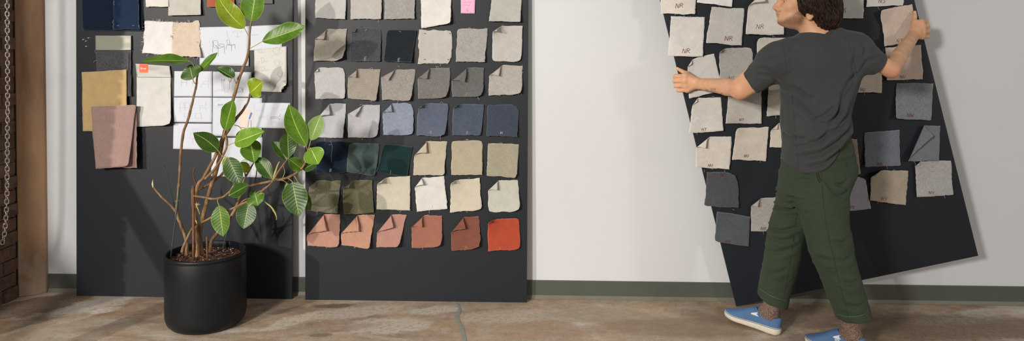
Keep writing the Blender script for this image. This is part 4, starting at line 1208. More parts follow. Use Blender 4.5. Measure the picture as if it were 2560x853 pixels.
stem([(495, 645, -.01, 17), (496, 620, -.01, 13), (494, 590, -.01, 12), (490, 560, 0, 11), (484, 520, 0, 9), (483, 480, 0, 8.5), (484, 465, 0, 6)])
stem([(504, 645, .02, 20), (500, 618, .02, 13), (500, 580, .02, 10.5), (507, 545, .02, 10.5), (517, 505, .02, 10), (526, 472, .02, 10), (535, 442, .02, 10.5), (544, 415, .02, 10), (549, 395, .02, 10), (554, 365, .02, 10), (558, 345, .02, 9), (561, 325, .02, 7)])
stem([(489, 520, -.01, 7), (488, 500, -.02, 9), (490, 480, -.02, 9.5), (497, 458, -.02, 9), (508, 446, -.02, 8), (520, 425, -.02, 8), (532, 402, -.02, 8), (545, 375, -.02, 8), (552, 355, -.02, 8.5), (566, 332, -.02, 8.5), (580, 312, -.02, 8), (592, 295, -.02, 7.5), (603, 282, -.02, 7), (612, 268, -.02, 6), (620, 254, -.02, 5), (625, 234, -.02, 4)])
stem([(556, 352, .0, 7), (562, 330, .02, 7.5), (568, 300, .02, 7), (576, 270, .02, 7.5), (584, 246, .02, 7.5), (590, 222, .02, 8), (600, 190, .02, 7.5), (612, 160, .02, 7), (619, 138, .02, 6.5), (623, 112, .02, 5.5), (624, 88, .02, 5), (626, 66, .02, 4.5), (628, 50, .02, 3.5)])
stem([(512, 448, -.03, 6.5), (530, 430, -.04, 6.5), (541, 416, -.04, 6), (552, 400, -.05, 6), (558, 388, -.05, 5.5), (566, 370, -.05, 6), (567, 352, -.05, 6), (564, 335, -.05, 5.5), (566, 320, -.05, 4)])
stem([(497, 474, .03, 6), (520, 462, .03, 6.5), (545, 446, .04, 6.5), (560, 430, .04, 6), (572, 420, .05, 5)])
stem([(487, 490, -.03, 5.5), (505, 493, -.04, 5), (530, 497, -.05, 5.5), (552, 495, -.05, 5.5), (566, 486, -.06, 5), (578, 474, -.06, 4.5), (588, 456, -.06, 4), (592, 448, -.06, 3)])
stem([(521, 640, .05, 12), (528, 606, .05, 9), (537, 590, .05, 8.5), (552, 572, .06, 8), (575, 545, .06, 7.5), (590, 518, .06, 7.5), (600, 492, .06, 7), (606, 462, .06, 5), (615, 440, .06, 5), (624, 425, .06, 4.5), (634, 408, .06, 3.5)])
stem([(499, 560, -.01, 5), (520, 548, -.03, 5), (545, 537, -.05, 4.5), (575, 524, -.07, 4.5), (600, 513, -.08, 5), (622, 502, -.08, 5), (640, 490, -.08, 5), (660, 474, -.08, 5), (676, 460, -.08, 5), (686, 446, -.08, 4.5), (697, 428, -.08, 4), (710, 410, -.08, 3.5), (720, 397, -.08, 3)])
stem([(612, 466, .02, 6), (640, 461, .0, 6), (665, 456, -.03, 6), (690, 450, -.05, 6), (715, 446, -.05, 6.5), (735, 437, -.05, 6), (748, 427, -.05, 5.5), (758, 416, -.06, 5), (766, 398, -.06, 4), (771, 372, -.06, 3.6)])
stem([(592, 520, .05, 5), (612, 500, .03, 4.5), (634, 492, .0, 4), (655, 474, -.03, 4), (676, 462, -.06, 3.5)])
stem([(684, 448, -.08, 5), (688, 432, -.08, 5), (694, 414, -.08, 4), (699, 404, -.08, 2.5)], M_STEM_G)
stem([(494, 470, .0, 4.5), (487, 452, .0, 4), (484, 438, .0, 4), (485, 425, .0, 3.4), (487, 418, .0, 2)], M_STEM_D)
stem([(613, 440, .05, 3), (611, 425, .05, 2.8), (610, 415, .05, 1.6)], M_STEM_D)
stem([(635, 478, .02, 2.6), (638, 455, .02, 2.4), (642, 430, .02, 2.2), (643, 418, .02, 1.6)], M_STEM_D)
stem([(500, 536, -.05, 2.8), (496, 525, -.06, 3), (492, 516, -.06, 2.8), (492, 508, -.06, 2)], M_STEM_G)
for tx, ty in ((488, 509), (492, 506), (497, 508), (501, 511)):
    stem([(492, 514, -.06, 2.2), (tx, ty, -.06, 1.2)], M_STEM_G)
stem([(486, 558, -.02, 4), (490, 553, -.04, 4.5), (493, 560, -.04, 2)], M_STEM_G)
for x0, y0, x1, y1, d in ((470, 640, 455, 652, .0), (500, 640, 515, 648, -.05), (510, 636, 530, 640, -.02), (488, 642, 470, 650, -.06), (540, 640, 556, 634, -.03), (526, 632, 545, 625, .04)):
    stem([(x0, y0, d - .02, 3), ((x0 + x1) / 2, (y0 + y1) / 2, d - .03, 2.4), (x1, y1, d - .04, 1.4)], M_STEM_D, 'surface_root')


def stake(a, b, ya, yb, w, mat, label):
    mb = MB()
    p, q = at(*a, PY + ya), at(*b, PY + yb)
    mb.tube([p + (q - p) * i / 6 for i in range(7)], w / 2 * PY / FPX, 8)
    o = mb.build('stake', mat, plant); o['label'] = label


stake((427, 643), (449, 468), -.09, -.01, 3.2, M_STAKE_G, 'thin green support stake at the left')
stake((446, 560), (411, 412), .04, .06, 2.2, M_STAKE_G, 'thin dark green stake leaning left')
stake((553, 637), (578, 540), -.03, .03, 2.6, M_STAKE_G, 'thin green stake at the right of the pot')
stake((518, 648), (517, 592), -.09, -.09, 4.2, M_STAKE_B, 'short brown wooden stake')
stake((484, 650), (483, 466), -.06, -.03, 6.5, M_STAKE_B, 'brown wooden stake tied to the central stem')
mb = MB()
for (x, y, d) in ((443, 502, -.02), (486, 488, -.03)):
    for k in range(2):
        c = at(x, y + k * 2.2, PY + d)
        mb.tube([c + .009 * np.array([math.cos(g), math.sin(g), .1 * math.sin(g * 2)]) for g in np.linspace(0, 6.283, 15)], .0011, 5, cap=False)
mb.build('plant_tie', plain('tie_cord', alb((150, 142, 96)), .8), plant)


# leaves ----------------------------------------------------------------
def mat_leaf(name, c1, c2, vein, trans=.18):
    m = N(name)
    sep = m.n('ShaderNodeSeparateXYZ'); m.l(m.tc.outputs['UV'], sep.inputs[0])
    u = m.math('ABSOLUTE', m.math('SUBTRACT', sep.outputs[0], .5))
    wv = m.math('SINE', m.math('MULTIPLY', m.math('SUBTRACT', sep.outputs[1], m.math('MULTIPLY', u, .34)), 66.0))
    lines = m.ramp(wv, [(.90, 0.0), (1.0, .22)])
    fade = m.ramp(u, [(.0, 1.0), (.36, .55), (.5, .0)])
    lat = m.math('MULTIPLY', lines, fade)
    mid = m.ramp(u, [(.014, 1.0), (.03, 0.0)])
    f = m.math('MAXIMUM', lat, mid)
    nz = m.noise(m.mapped(), 18, 4)
    nz2 = m.noise(m.tc.outputs['UV'], 5, 4, .6)
    base = m.mix(m.ramp(nz, [(.3, 0.0), (.7, 1.0)]), c1, c2)
    base = m.mix(m.ramp(nz2, [(.35, .25), (.6, 0)]), base, hx(c1, .6))
    rim = m.ramp(u, [(.475, 0.0), (.497, .8)])
    k = m.mix(f, base, vein)
    k = m.mix(rim, k, hx(vein, .95))
    geo = m.n('ShaderNodeNewGeometry')
    k = m.mix(m.math('MULTIPLY', geo.outputs['Backfacing'], .45), k, hx(vein, .85))
    m.col(k); m.set(Roughness=.36)
    m.b.inputs['Specular IOR Level'].default_value = .45
    hgt = m.math('SUBTRACT', m.math('MULTIPLY', wv, .15), m.math('MULTIPLY', f, .6))
    m.bump(hgt, .35, .003)
    # light shining through the blade
    tr = m.n('ShaderNodeBsdfTranslucent'); m.l(k, tr.inputs[0])
    mx = m.n('ShaderNodeMixShader'); mx.inputs[0].default_value = trans
    m.l(m.b.outputs[0], mx.inputs[1]); m.l(tr.outputs[0], mx.inputs[2]); m.l(mx.outputs[0], m.out.inputs[0])
    return m.m


VEIN = alb((170, 192, 88))
ML = {'mid': mat_leaf('leaf_green', alb((66, 104, 20)), alb((96, 134, 32)), VEIN),
      'dark': mat_leaf('leaf_dark_green', alb((38, 70, 18)), alb((60, 94, 26)), alb((140, 166, 66)), .12),
      'light': mat_leaf('leaf_light_green', alb((100, 144, 40)), alb((132, 170, 56)), alb((208, 222, 130))),
      'young': mat_leaf('leaf_yellow_green', alb((128, 150, 24)), alb((156, 176, 40)), alb((222, 224, 110)), .25),
      'pale': mat_leaf('leaf_grey_green', alb((112, 146, 70)), alb((140, 170, 92)), alb((214, 226, 160)))}


def leaf(base, tip, hw, d0=0.0, d1=0.0, kind='mid', tilt=(0, -1, .25), cup=.22, ruffle=.06, sag=.0, pet=None, widest=.45, sharp=1.0, bow=0.0, seed=0, lop=0.0):
    """base, tip: px of blade ends; hw: half width px; d0, d1: depth of the ends from the pot axis; pet: px+depth list for the stalk down to the stem"""
    A, B = at(*base, PY + d0), at(*tip, PY + d1)
    ax = B - A; L = np.linalg.norm(ax); ax = ax / L
    nrm = np.array(tilt, float); nrm = nrm - ax * (nrm @ ax); nrm /= np.linalg.norm(nrm)
    sd = np.cross(ax, nrm)
    hwm = 1.22 * hw * (PY + (d0 + d1) / 2) / FPX
    nu, nv = 12, 26
    vs, uv, fs = [], [], []
    e = math.log(.5) / math.log(widest)
    for j in range(nv + 1):
        t = j / nv
        w = max(0.0, math.sin(math.pi * min(1, t ** e))) ** .72
        if t > .8: w *= 1 - .35 * sharp * ((t - .8) / .2) ** 1.5
        c = A + ax * L * t - nrm * sag * L * (t ** 2) + sd * bow * L * math.sin(math.pi * t)
        for i in range(nu + 1):
            s = (i / nu * 2 - 1)
            ww = w * hwm * (1 + lop * (1 if s > 0 else -1))
            lift = cup * abs(s) ** 1.3 * w * hwm + ruffle * hwm * math.sin(t * 11 + seed * 2.1 + (1.3 if s > 0 else 0)) * abs(s) ** 2.2 * w ** .5
            ridge = .03 * hwm * math.sin((t - abs(s) * .17) * 66) * w * abs(s) * (1 - abs(s))
            vs.append(c + sd * s * ww * math.cos(cup * .5) + nrm * (lift + ridge)); uv.append((i / nu, t))
    for j in range(nv):
        for i in range(nu):
            a = j * (nu + 1) + i
            fs.append((a, a + 1, a + nu + 2, a + nu + 1))
    mb = MB(); mb.add(vs, fs, 0, uv)
    # midrib on the underside and stalk
    mid = [A + ax * L * t - nrm * (sag * L * t * t + .0012) + sd * bow * L * math.sin(math.pi * t) for t in np.linspace(0, .96, 14)]
    mb.tube(mid, list(np.linspace(.0019, .0004, 14)), 6, 1)
    if pet:
        P = [np.array([*at(x, y, PY + d)]) for x, y, d in pet] + [A, A + ax * L * .03]
        mb.tube(smooth_path(P, 5), .0019, 7, 1)
    return mb.build('leaf', [ML[kind], M_STEM_G], plant)


leaf((611, 71), (541, -14), 21, .0, -.05, 'young', (.3, -1, .2), ruffle=.12, pet=[(623, 92, .02)], bow=-.05, seed=1)
leaf((628, 53), (643, -44), 25, .0, -.02, 'mid', (-.1, -1, .1), cup=.25, pet=[(626, 66, .02)], seed=2, widest=.4)
leaf((655, 104), (764, 66), 21, -.02, -.05, 'mid', (.1, -1, .35), cup=.2, ruffle=.13, pet=[(625, 121, .02), (638, 114, .0)], widest=.52, seed=3)
leaf((474, 153), (354, 154), 14.5, -.02, -.12, 'mid', (0, -.75, .75), cup=.3, ruffle=.12, bow=.035, pet=[(491, 182, .02), (486, 168, .0), (480, 158, -.01)], seed=4, widest=.42)
leaf((482, 198), (473, 162), 23, -.02, .01, 'dark', (0, -1, -.1), cup=.1, ruffle=.04, pet=[(491, 213, .02), (485, 205, .0)], widest=.42, seed=5)
leaf((497, 182), (544, 131), 10.5, .0, .04, 'mid', (-.5, -1, .1), cup=.3, pet=[(494, 196, .02)], widest=.5, seed=6)
leaf((585, 196), (541, 170), 11, -.02, .02, 'dark', (.2, -.9, .5), cup=.5, ruffle=.12, lop=.35, pet=[(591, 212, .02), (588, 204, 0)], seed=7, widest=.4)
leaf((624, 234), (656, 204), 22, -.02, -.06, 'young', (-.1, -1, .2), cup=.16, ruffle=.13, pet=[(625, 238, -.02)], widest=.5, sharp=.4, seed=8)
leaf((562, 327), (583, 249), 18.5, -.06, -.1, 'mid', (-.15, -1, .12), cup=.18, ruffle=.13, pet=[(564, 344, -.05), (560, 336, -.06)], widest=.5, seed=9)
leaf((545, 376), (483, 332), 19, -.05, -.1, 'dark', (-.1, -1, .2), cup=.16, ruffle=.05, pet=[(553, 388, -.04)], widest=.42, bow=.05, seed=10)
leaf((586, 357), (661, 328), 20, -.08, -.14, 'light', (-.05, -1, .45), cup=.2, ruffle=.08, pet=[(567, 368, -.05), (574, 362, -.06)], widest=.42, seed=11)
leaf((604, 324), (622, 350), 18, -.03, .0, 'dark', (-.2, -1, .2), cup=.15, pet=[(586, 313, -.02), (597, 316, -.03)], widest=.4, seed=12)
leaf((626, 352), (636, 408), 22, .0, -.05, 'mid', (.1, -1, .1), cup=.35, pet=[(612, 330, -.03)], widest=.42, seed=13)
leaf((680, 447), (639, 393), 15, -.06, -.02, 'dark', (.15, -1, .2), cup=.25, pet=[(684, 452, -.08)], widest=.5, bow=.03, seed=14)
leaf((564, 394), (581, 450), 13, -.05, -.07, 'young', (-.3, -1, .1), cup=.2, ruffle=.12, pet=[(553, 391, -.05)], widest=.4, seed=15)
leaf((570, 394), (601, 461), 20, -.08, -.1, 'dark', (.05, -1, .1), cup=.22, ruffle=.04, pet=[(553, 390, -.05), (562, 391, -.07)], widest=.45, seed=16)
leaf((598, 408), (625, 430), 11, -.02, .02, 'young', (.1, -1, .3), cup=.2, pet=[(580, 398, -.03)], widest=.4, seed=17)
leaf((766, 366), (722, 261), 21, -.07, -.1, 'mid', (.1, -1, .1), cup=.22, ruffle=.05, pet=[(769, 378, -.06)], widest=.5, bow=-.04, seed=18)
leaf((777, 351), (802, 287), 17.5, -.07, -.09, 'pale', (-.1, -1, .15), cup=.16, ruffle=.03, pet=[(771, 374, -.06), (774, 362, -.07)], widest=.5, seed=19)
leaf((776, 370), (796, 411), 22, -.08, -.14, 'light', (.0, -1, .5), cup=.2, ruffle=.06, pet=[(770, 376, -.06)], widest=.5, sharp=.5, seed=20)
leaf((757, 424), (721, 397), 14, -.05, -.1, 'mid', (.1, -1, .4), cup=.2, ruffle=.12, pet=[(750, 426, -.05)], widest=.5, sharp=.5, seed=21)
leaf((757, 424), (795, 404), 11, -.04, -.07, 'dark', (.1, -1, .4), cup=.2, ruffle=.1, widest=.45, seed=22)
leaf((721, 396), (719, 328), 17, -.08, -.08, 'dark', (.2, -1, .1), cup=.22, ruffle=.08, pet=[(714, 406, -.08)], widest=.52, seed=23)
leaf((717, 402), (681, 353), 11.5, -.06, -.04, 'dark', (.4, -1, .2), cup=.3, pet=[(706, 446, -.05), (712, 430, -.06), (708, 412, -.06)], widest=.5, bow=.05, seed=24)
leaf((716, 457), (746, 540), 14, -.05, -.09, 'mid', (-.3, -1, .1), cup=.25, ruffle=.1, pet=[(690, 451, -.06), (706, 451, -.06)], widest=.45, seed=25)
leaf((731, 455), (748, 542), 26, -.08, -.11, 'dark', (.05, -1, .1), cup=.14, ruffle=.04, pet=[(720, 446, -.05), (726, 450, -.07)], widest=.42, seed=26)
leaf((754, 470), (776, 528), 9, -.04, -.02, 'dark', (.6, -1, .1), cup=.3, pet=[(736, 440, -.05)], widest=.5, seed=27)
leaf((548, 514), (558, 592), 20, -.09, -.11, 'mid', (-.05, -1, .05), cup=.14, ruffle=.03, pet=[(545, 497, -.05), (544, 505, -.07)], widest=.46, seed=28)
leaf((622, 507), (609, 573), 20.5, -.1, -.13, 'dark', (.05, -1, .1), cup=.14, ruffle=.03, pet=[(634, 494, -.08), (627, 500, -.09)], widest=.44, seed=29)
leaf((573, 489), (622, 462), 14, -.09, -.13, 'dark', (-.05, -1, .35), cup=.16, ruffle=.05, pet=[(585, 463, -.06), (576, 478, -.08)], widest=.5, seed=30)
leaf((638, 486), (645, 515), 20, -.1, -.13, 'mid', (-.1, -1, .3), cup=.16, ruffle=.1, pet=[(655, 476, -.08), (646, 480, -.09)], widest=.4, seed=31)
leaf((625, 480), (640, 488), 8, -.07, -.08, 'mid', (.1, -1, .5), cup=.2, ruffle=.1, widest=.4, seed=32)
stem([(660, 503, -.1, 2.2), (676, 516, -.1, 4), (687, 532, -.1, 4.6), (692, 545, -.1, 2), (691, 549, -.1, 2.5)], M_STEM_G, 'dried_stipule')

# ================================================================== hanging chain
M_CHAIN = plain('galvanised_steel', alb((176, 166, 156)), .36, .12, 80, .1, .5, .75)
cp = [(18, -230), (18, 0), (18.5, 120), (19, 240), (18, 400), (17.5, 480), (16, 525), (14, 555), (11.5, 583), (6, 606)]
CY = 3.62
path = smooth_path([(x, y, 0) for x, y in cp], 40)
acc, stops = 0, []
nxt = 0
for a, b in zip(path[:-1], path[1:]):
    L = np.linalg.norm(b - a)
    while nxt <= acc + L:
        t = (nxt - acc) / L
        q = a + (b - a) * t; d = (b - a) / L
        stops.append((q[0], q[1], d[0], d[1])); nxt += 10.2
    acc += L
top = at(18, -230, CY)
chain = empty('hanging_chain', tuple(top), 'steel link chain hanging in front of the brick wall at the far left', 'chain')


def link_mesh():
    mb = MB()
    L, Wd = .0126, .0082
    pts = []
    for g in np.linspace(0, 2 * math.pi, 25)[:-1]:
        x, z = math.cos(g), math.sin(g)
        pts.append(np.array([Wd * x * (1 if abs(z) < .3 else 1), 0, (L - Wd) * (1 if z >= 0 else -1) + Wd * 1.05 * z]))
    n, m = len(pts), 8
    vs, fs = [], []
    for i in range(n):
        t = pts[(i + 1) % n] - pts[i - 1]; t /= np.linalg.norm(t)
        a = np.array([0, 1.0, 0]); b = np.cross(t, a)
        for k in range(m):
            g = 2 * math.pi * k / m
            vs.append(pts[i] + .0027 * (math.cos(g) * a + math.sin(g) * b))
    for i in range(n):
        for k in range(m):
            fs.append((i * m + k, ((i + 1) % n) * m + k, ((i + 1) % n) * m + (k + 1) % m, i * m + (k + 1) % m))
    mb.add(vs, fs)
    o = mb.build('link', M_CHAIN)
    COL.objects.unlink(o)
    return o


proto = link_mesh()
for i, (x, y, dx, dy) in enumerate(stops):
    p = at(x, y, CY)
    d = Vector((dx, 0, -dy)).normalized()
    yaw = (.35 if i % 2 == 0 else .35 + math.pi / 2) + rng.uniform(-.25, .25)
    zax = -d
    xax = Vector((math.cos(yaw), math.sin(yaw), 0)); xax = (xax - zax * xax.dot(zax)).normalized()
    yax = zax.cross(xax)
    M = Matrix((xax, yax, zax)).transposed().to_4x4()
    o = proto.copy() if i else proto
    link(o, chain)
    o.matrix_parent_inverse = Matrix.Identity(4)
    M.translation = Vector(p) - Vector(top)
    o.matrix_basis = M
# ================================================================== person carrying the tilted board
# ---- signed-distance modelling on a shared lattice
def sd_capsule(a, b, ra, rb):
    a, b = np.array(a, float), np.array(b, float); ba = b - a; L2 = ba @ ba + 1e-12

    def f(P):
        t = np.clip(((P - a) @ ba) / L2, 0, 1)
        return np.linalg.norm(P - a - t[:, None] * ba, axis=1) - (ra + (rb - ra) * t)
    return f


def sd_ellipsoid(c, r, R=None):
    c, r = np.array(c, float), np.array(r, float)
    R = np.eye(3) if R is None else np.array(R, float)

    def f(P):
        q = (P - c) @ R.T
        k0 = np.linalg.norm(q / r, axis=1); k1 = np.linalg.norm(q / (r * r), axis=1) + 1e-9
        return k0 * (k0 - 1) / k1
    return f


def sd_loft(rows, ex=2.2, zpad=(0, 0)):
    """rows: (z, cx, cy, a, b) ordered by falling z; stacked super-ellipses"""
    R = np.array(sorted(rows, key=lambda q: q[0]), float)
    zz = np.linspace(R[0, 0], R[-1, 0], 120)
    # smooth interpolation (Catmull-Rom through the rows)
    t = np.interp(zz, R[:, 0], np.arange(len(R)))
    T = np.zeros((len(zz), 4))
    for k in range(len(zz)):
        i = min(int(t[k]), len(R) - 2); u = t[k] - i
        p0, p1, p2, p3 = R[max(i - 1, 0), 1:], R[i, 1:], R[i + 1, 1:], R[min(i + 2, len(R) - 1), 1:]
        m1, m2 = (p2 - p0) / 2, (p3 - p1) / 2
        T[k] = (2 * u ** 3 - 3 * u ** 2 + 1) * p1 + (u ** 3 - 2 * u ** 2 + u) * m1 + (-2 * u ** 3 + 3 * u ** 2) * p2 + (u ** 3 - u ** 2) * m2
    z0, z1 = zz[0] - zpad[0], zz[-1] + zpad[1]

    def f(P):
        z = np.clip(P[:, 2], zz[0], zz[-1])
        cx, cy, a, b = (np.interp(z, zz, T[:, j]) for j in range(4))
        x, y = np.abs(P[:, 0] - cx) / a, np.abs(P[:, 1] - cy) / b
        k = (x ** ex + y ** ex) ** (1 / ex)
        d = (k - 1) * np.minimum(a, b) * .92
        return np.maximum(d, np.maximum(P[:, 2] - z1, z0 - P[:, 2]))
    return f


def smin(a, b, k):
    if k <= 0: return np.minimum(a, b)
    h = np.maximum(k - np.abs(a - b), 0) / k
    return np.minimum(a, b) - h * h * k * .25


class Field:
    def __init__(s): s.p = []

    def u(s, f, k=.02): s.p.append(('u', f, k)); return s

    def sub(s, f, k=.01): s.p.append(('s', f, k)); return s

    def cut(s, f, k=0.0): s.p.append(('c', f, k)); return s

    def ev(s, P, act=None):
        d = None
        for i, (op, f, k) in enumerate(s.p):
            if act is not None and not act[i]: continue
            v = f(P)
            if d is None:
                d = v if op == 'u' else np.full(len(P), 9.0); continue
            if op == 'u': d = smin(d, v, k)
            elif op == 's': d = -smin(-d, v, k)
            else: d = -smin(-d, -v, k)
        return d


def sdf_mesh(F, lo, hi, h, nb=16, smooth=1):
    lo = np.array(lo, float); hi = np.array(hi, float)
    nblk = np.ceil((hi - lo) / (h * nb)).astype(int)
    hd = h * nb * math.sqrt(3) / 2
    gi = np.stack(np.meshgrid(*[np.arange(n) for n in nblk], indexing='ij'), -1).reshape(-1, 3)
    cen = lo + (gi + .5) * h * nb
    vals = [f(cen) for op, f, k in F.p]
    un = np.min([v for v, (op, _, _) in zip(vals, F.p) if op == 'u'], axis=0)
    kmax = max(k for _, _, k in F.p)
    keep = np.abs(un) < hd * 1.6 + kmax * .5
    for v, (op, _, k) in zip(vals, F.p):
        if op == 'c': keep &= v < hd * 1.5 + k
    st = np.arange(nb + 1)
    loc = np.stack(np.meshgrid(st, st, st, indexing='ij'), -1).reshape(-1, 3)
    dims = nblk * nb + 2
    key = lambda c: (c[..., 0].astype(np.int64) * dims[1] + c[..., 1]) * dims[2] + c[..., 2]
    keys, verts, quads = [], [], []
    corner = [(i, j, k) for i in (0, 1) for j in (0, 1) for k in (0, 1)]
    edges = [(a, b) for a in range(8) for b in range(a + 1, 8) if sum(abs(corner[a][q] - corner[b][q]) for q in range(3)) == 1]
    for b in np.nonzero(keep)[0]:
        act = []
        for v, (op, _, k) in zip(vals, F.p):
            if op == 'u': act.append(v[b] < max(un[b], 0) + 2.4 * hd + k)
            elif op == 's': act.append(v[b] < hd * 1.6 + k)
            else: act.append(True)
        if not any(a for a, q in zip(act, F.p) if q[0] == 'u'): continue
        base = gi[b] * nb
        D = F.ev(lo + (base + loc) * h, act).reshape(nb + 1, nb + 1, nb + 1)
        if D.min() > 0 or D.max() < 0: continue
        s = D < 0
        c8 = np.stack([D[i:nb + i, j:nb + j, k:nb + k] for i, j, k in corner], -1)
        sg = c8 < 0
        mixed = sg.any(-1) & ~sg.all(-1)
        I = np.argwhere(mixed)
        if len(I):
            dv = c8[mixed]; acc = np.zeros((len(I), 3)); cnt = np.zeros(len(I))
            for a, e in edges:
                m = (dv[:, a] < 0) != (dv[:, e] < 0)
                t = np.where(m, dv[:, a] / (dv[:, a] - dv[:, e] + 1e-15), 0)
                pa, pe = np.array(corner[a], float), np.array(corner[e], float)
                acc += np.where(m[:, None], pa + t[:, None] * (pe - pa), 0); cnt += m
            verts.append(lo + (base + I + acc / cnt[:, None]) * h); keys.append(key(base + I))
        for ax in range(3):
            sl0 = [slice(0, nb)] * 3; sl1 = [slice(0, nb)] * 3; sl1[ax] = slice(1, nb + 1)
            A, E = s[tuple(sl0)], s[tuple(sl1)]
            J = np.argwhere(A != E)
            if not len(J): continue
            fl = A[A != E]
            o1, o2 = [(1, 2), (2, 0), (0, 1)][ax]
            d1, d2 = np.zeros(3, int), np.zeros(3, int); d1[o1] = 1; d2[o2] = 1
            g = base + J
            q = np.stack([key(g - d1 - d2), key(g - d2), key(g), key(g - d1)], -1)
            q[~fl] = q[~fl][:, ::-1]
            quads.append(q)
    K = np.concatenate(keys); V = np.concatenate(verts)
    o = np.argsort(K); K, V = K[o], V[o]
    Qd = np.concatenate(quads)
    ix = np.clip(np.searchsorted(K, Qd), 0, len(K) - 1)
    Qd = ix[(K[ix] == Qd).all(1)]
    for _ in range(smooth):
        acc = np.zeros_like(V); cnt = np.zeros(len(V))
        for a in range(4):
            i, j = Qd[:, a], Qd[:, (a + 1) % 4]
            np.add.at(acc, i, V[j]); np.add.at(cnt, i, 1); np.add.at(acc, j, V[i]); np.add.at(cnt, j, 1)
        V = V * .5 + .5 * acc / np.maximum(cnt, 1)[:, None]
    return V, Qd


def normals(V, Qd):
    n = np.cross(V[Qd[:, 2]] - V[Qd[:, 0]], V[Qd[:, 3]] - V[Qd[:, 1]])
    N_ = np.zeros_like(V)
    for a in range(4): np.add.at(N_, Qd[:, a], n)
    return N_ / (np.linalg.norm(N_, axis=1)[:, None] + 1e-12)


def obj_from(name, V, Qd, mats, parent, attrs=None):
    me = bpy.data.meshes.new(name)
    me.vertices.add(len(V)); me.vertices.foreach_set('co', V.astype(np.float32).ravel())
    me.loops.add(len(Qd) * 4); me.loops.foreach_set('vertex_index', Qd.astype(np.int32).ravel())
    me.polygons.add(len(Qd)); me.polygons.foreach_set('loop_start', np.arange(0, len(Qd) * 4, 4, dtype=np.int32))
    me.polygons.foreach_set('use_smooth', np.ones(len(Qd), dtype=bool))
    for m in (mats if isinstance(mats, (list, tuple)) else [mats]): me.materials.append(m)
    for k, v in (attrs or {}).items():
        a = me.attributes.new(k, 'FLOAT', 'POINT'); a.data.foreach_set('value', v.astype(np.float32))
    me.update(calc_edges=True); me.validate()
    o = bpy.data.objects.new(name, me); link(o, parent)
    o.matrix_parent_inverse = Matrix.Translation(Vector(parent_loc(parent))).inverted()
    return o


def bvh_of(V, Qd):
    return BVHTree.FromPolygons([Vector(v) for v in V], [list(map(int, q)) for q in Qd])


def on_mesh(bvh, x, y, out=.0012):
    r = ray(x, y); d = Vector(r).normalized()
    loc, nn, _, _ = bvh.ray_cast(Vector(CC), d)
    if loc is None: return None
    if nn.dot(d) > 0: nn = -nn
    return np.array(loc + nn * out), np.array(nn)


def seam(bvh, lines, hw, name, mat, parent, out=.0012, dash=0):
    mb = MB()
    for ln in lines:
        q = smooth_path([(x, y, 0) for x, y in ln], 6)
        run = []
        for i, p in enumerate(q):
            h_ = on_mesh(bvh, p[0], p[1], out)
            if h_ is not None and (not dash or i % dash): run.append(h_)
            else:
                if len(run) > 1: _rib(mb, run, hw)
                run = []
        if len(run) > 1: _rib(mb, run, hw)
    return mb.build(name, mat, parent)


def _rib(mb, P, hw):
    vs, fs = [], []
    for i, (p, nn) in enumerate(P):
        t = P[min(i + 1, len(P) - 1)][0] - P[max(i - 1, 0)][0]
        sd = np.cross(nn, t); sd = sd / (np.linalg.norm(sd) + 1e-12)
        w = hw[min(i, len(hw) - 1)] if hasattr(hw, '__len__') else hw
        vs += [p + sd * w, p - sd * w]
    for i in range(len(P) - 1): fs.append((2 * i, 2 * i + 2, 2 * i + 3, 2 * i + 1))
    mb.add(vs, fs)


def px_row(y, xl, xr, Y, b):
    l, r_ = at(xl, y, Y), at(xr, y, Y)
    return ((l[2] + r_[2]) / 2, (l[0] + r_[0]) / 2, Y, (r_[0] - l[0]) / 2, b)


person = empty('person', (1.42, 3.30, 0), 'man in charcoal t-shirt and olive trousers carrying the tilted board', 'person')

# ---- skeleton (pixel, depth)
YT = 3.27
b3 = lambda x, y, h=0.0: B3.hit(x, y, h)
yb_l, yb_r = b3(1700, 205)[1], b3(2300, 70)[1]
SL, SR = at(1940, 142, YT), at(2137, 125, 3.22)
EL = at(1848, 221, 3.40)
WL = at(1746, 209, yb_l - .055)
ER = at(2227, 173, 3.20)
WR = at(2284, 88, yb_r - .055)

# ---- body: one continuous surface
FS, US = 1.06, .90
HC = at(2006, 9, 3.30)            # head centre
fw = np.array([-.955, .18, .07]); fw /= np.linalg.norm(fw)
upv = np.array([.04, .05, 1.0]); upv -= fw * (upv @ fw); upv /= np.linalg.norm(upv)
sdv = np.cross(upv, fw)            # his left
if sdv[1] > 0: sdv = -sdv
HR = np.array([fw, sdv, upv])
hp = lambda f, s, u: HC + f * FS * fw + s * sdv + u * US * upv
HE = lambda f, s, u, r: sd_ellipsoid(hp(f, s, u), (r[0] * FS, r[1], r[2] * US), HR)

F = Field()
F.u(HE(-.012, 0, .036, (.098, .076, .096)), .0)
F.u(HE(.040, 0, -.020, (.056, .060, .088)), .03)
F.u(HE(.032, 0, -.080, (.058, .052, .036)), .03)
F.u(sd_capsule(hp(.018, -.046, -.070), hp(.068, -.018, -.100), .018, .015), .02)
F.u(sd_capsule(hp(.018, .046, -.070), hp(.068, .018, -.100), .018, .015), .02)
F.u(HE(.080, 0, -.098, (.017, .022, .017)), .016)
F.u(sd_capsule(hp(.086, -.036, .022), hp(.086, .036, .022), .011, .011), .014)
F.u(HE(.058, .042, -.026, (.022, .018, .018)), .02)
F.u(HE(.058, -.042, -.026, (.022, .018, .018)), .02)
F.sub(HE(.092, .032, .001, (.013, .016, .0085)), .010)
F.sub(HE(.092, -.032, .001, (.013, .016, .0085)), .010)
F.u(HE(.028, 0, -.100, (.042, .042, .032)), .02)
F.u(sd_capsule(hp(.090, 0, .014), hp(.112, 0, -.028), .0075, .0105), .012)
F.u(HE(.104, .012, -.036, (.010, .007, .007)), .008)
F.u(HE(.104, -.012, -.036, (.010, .007, .007)), .008)
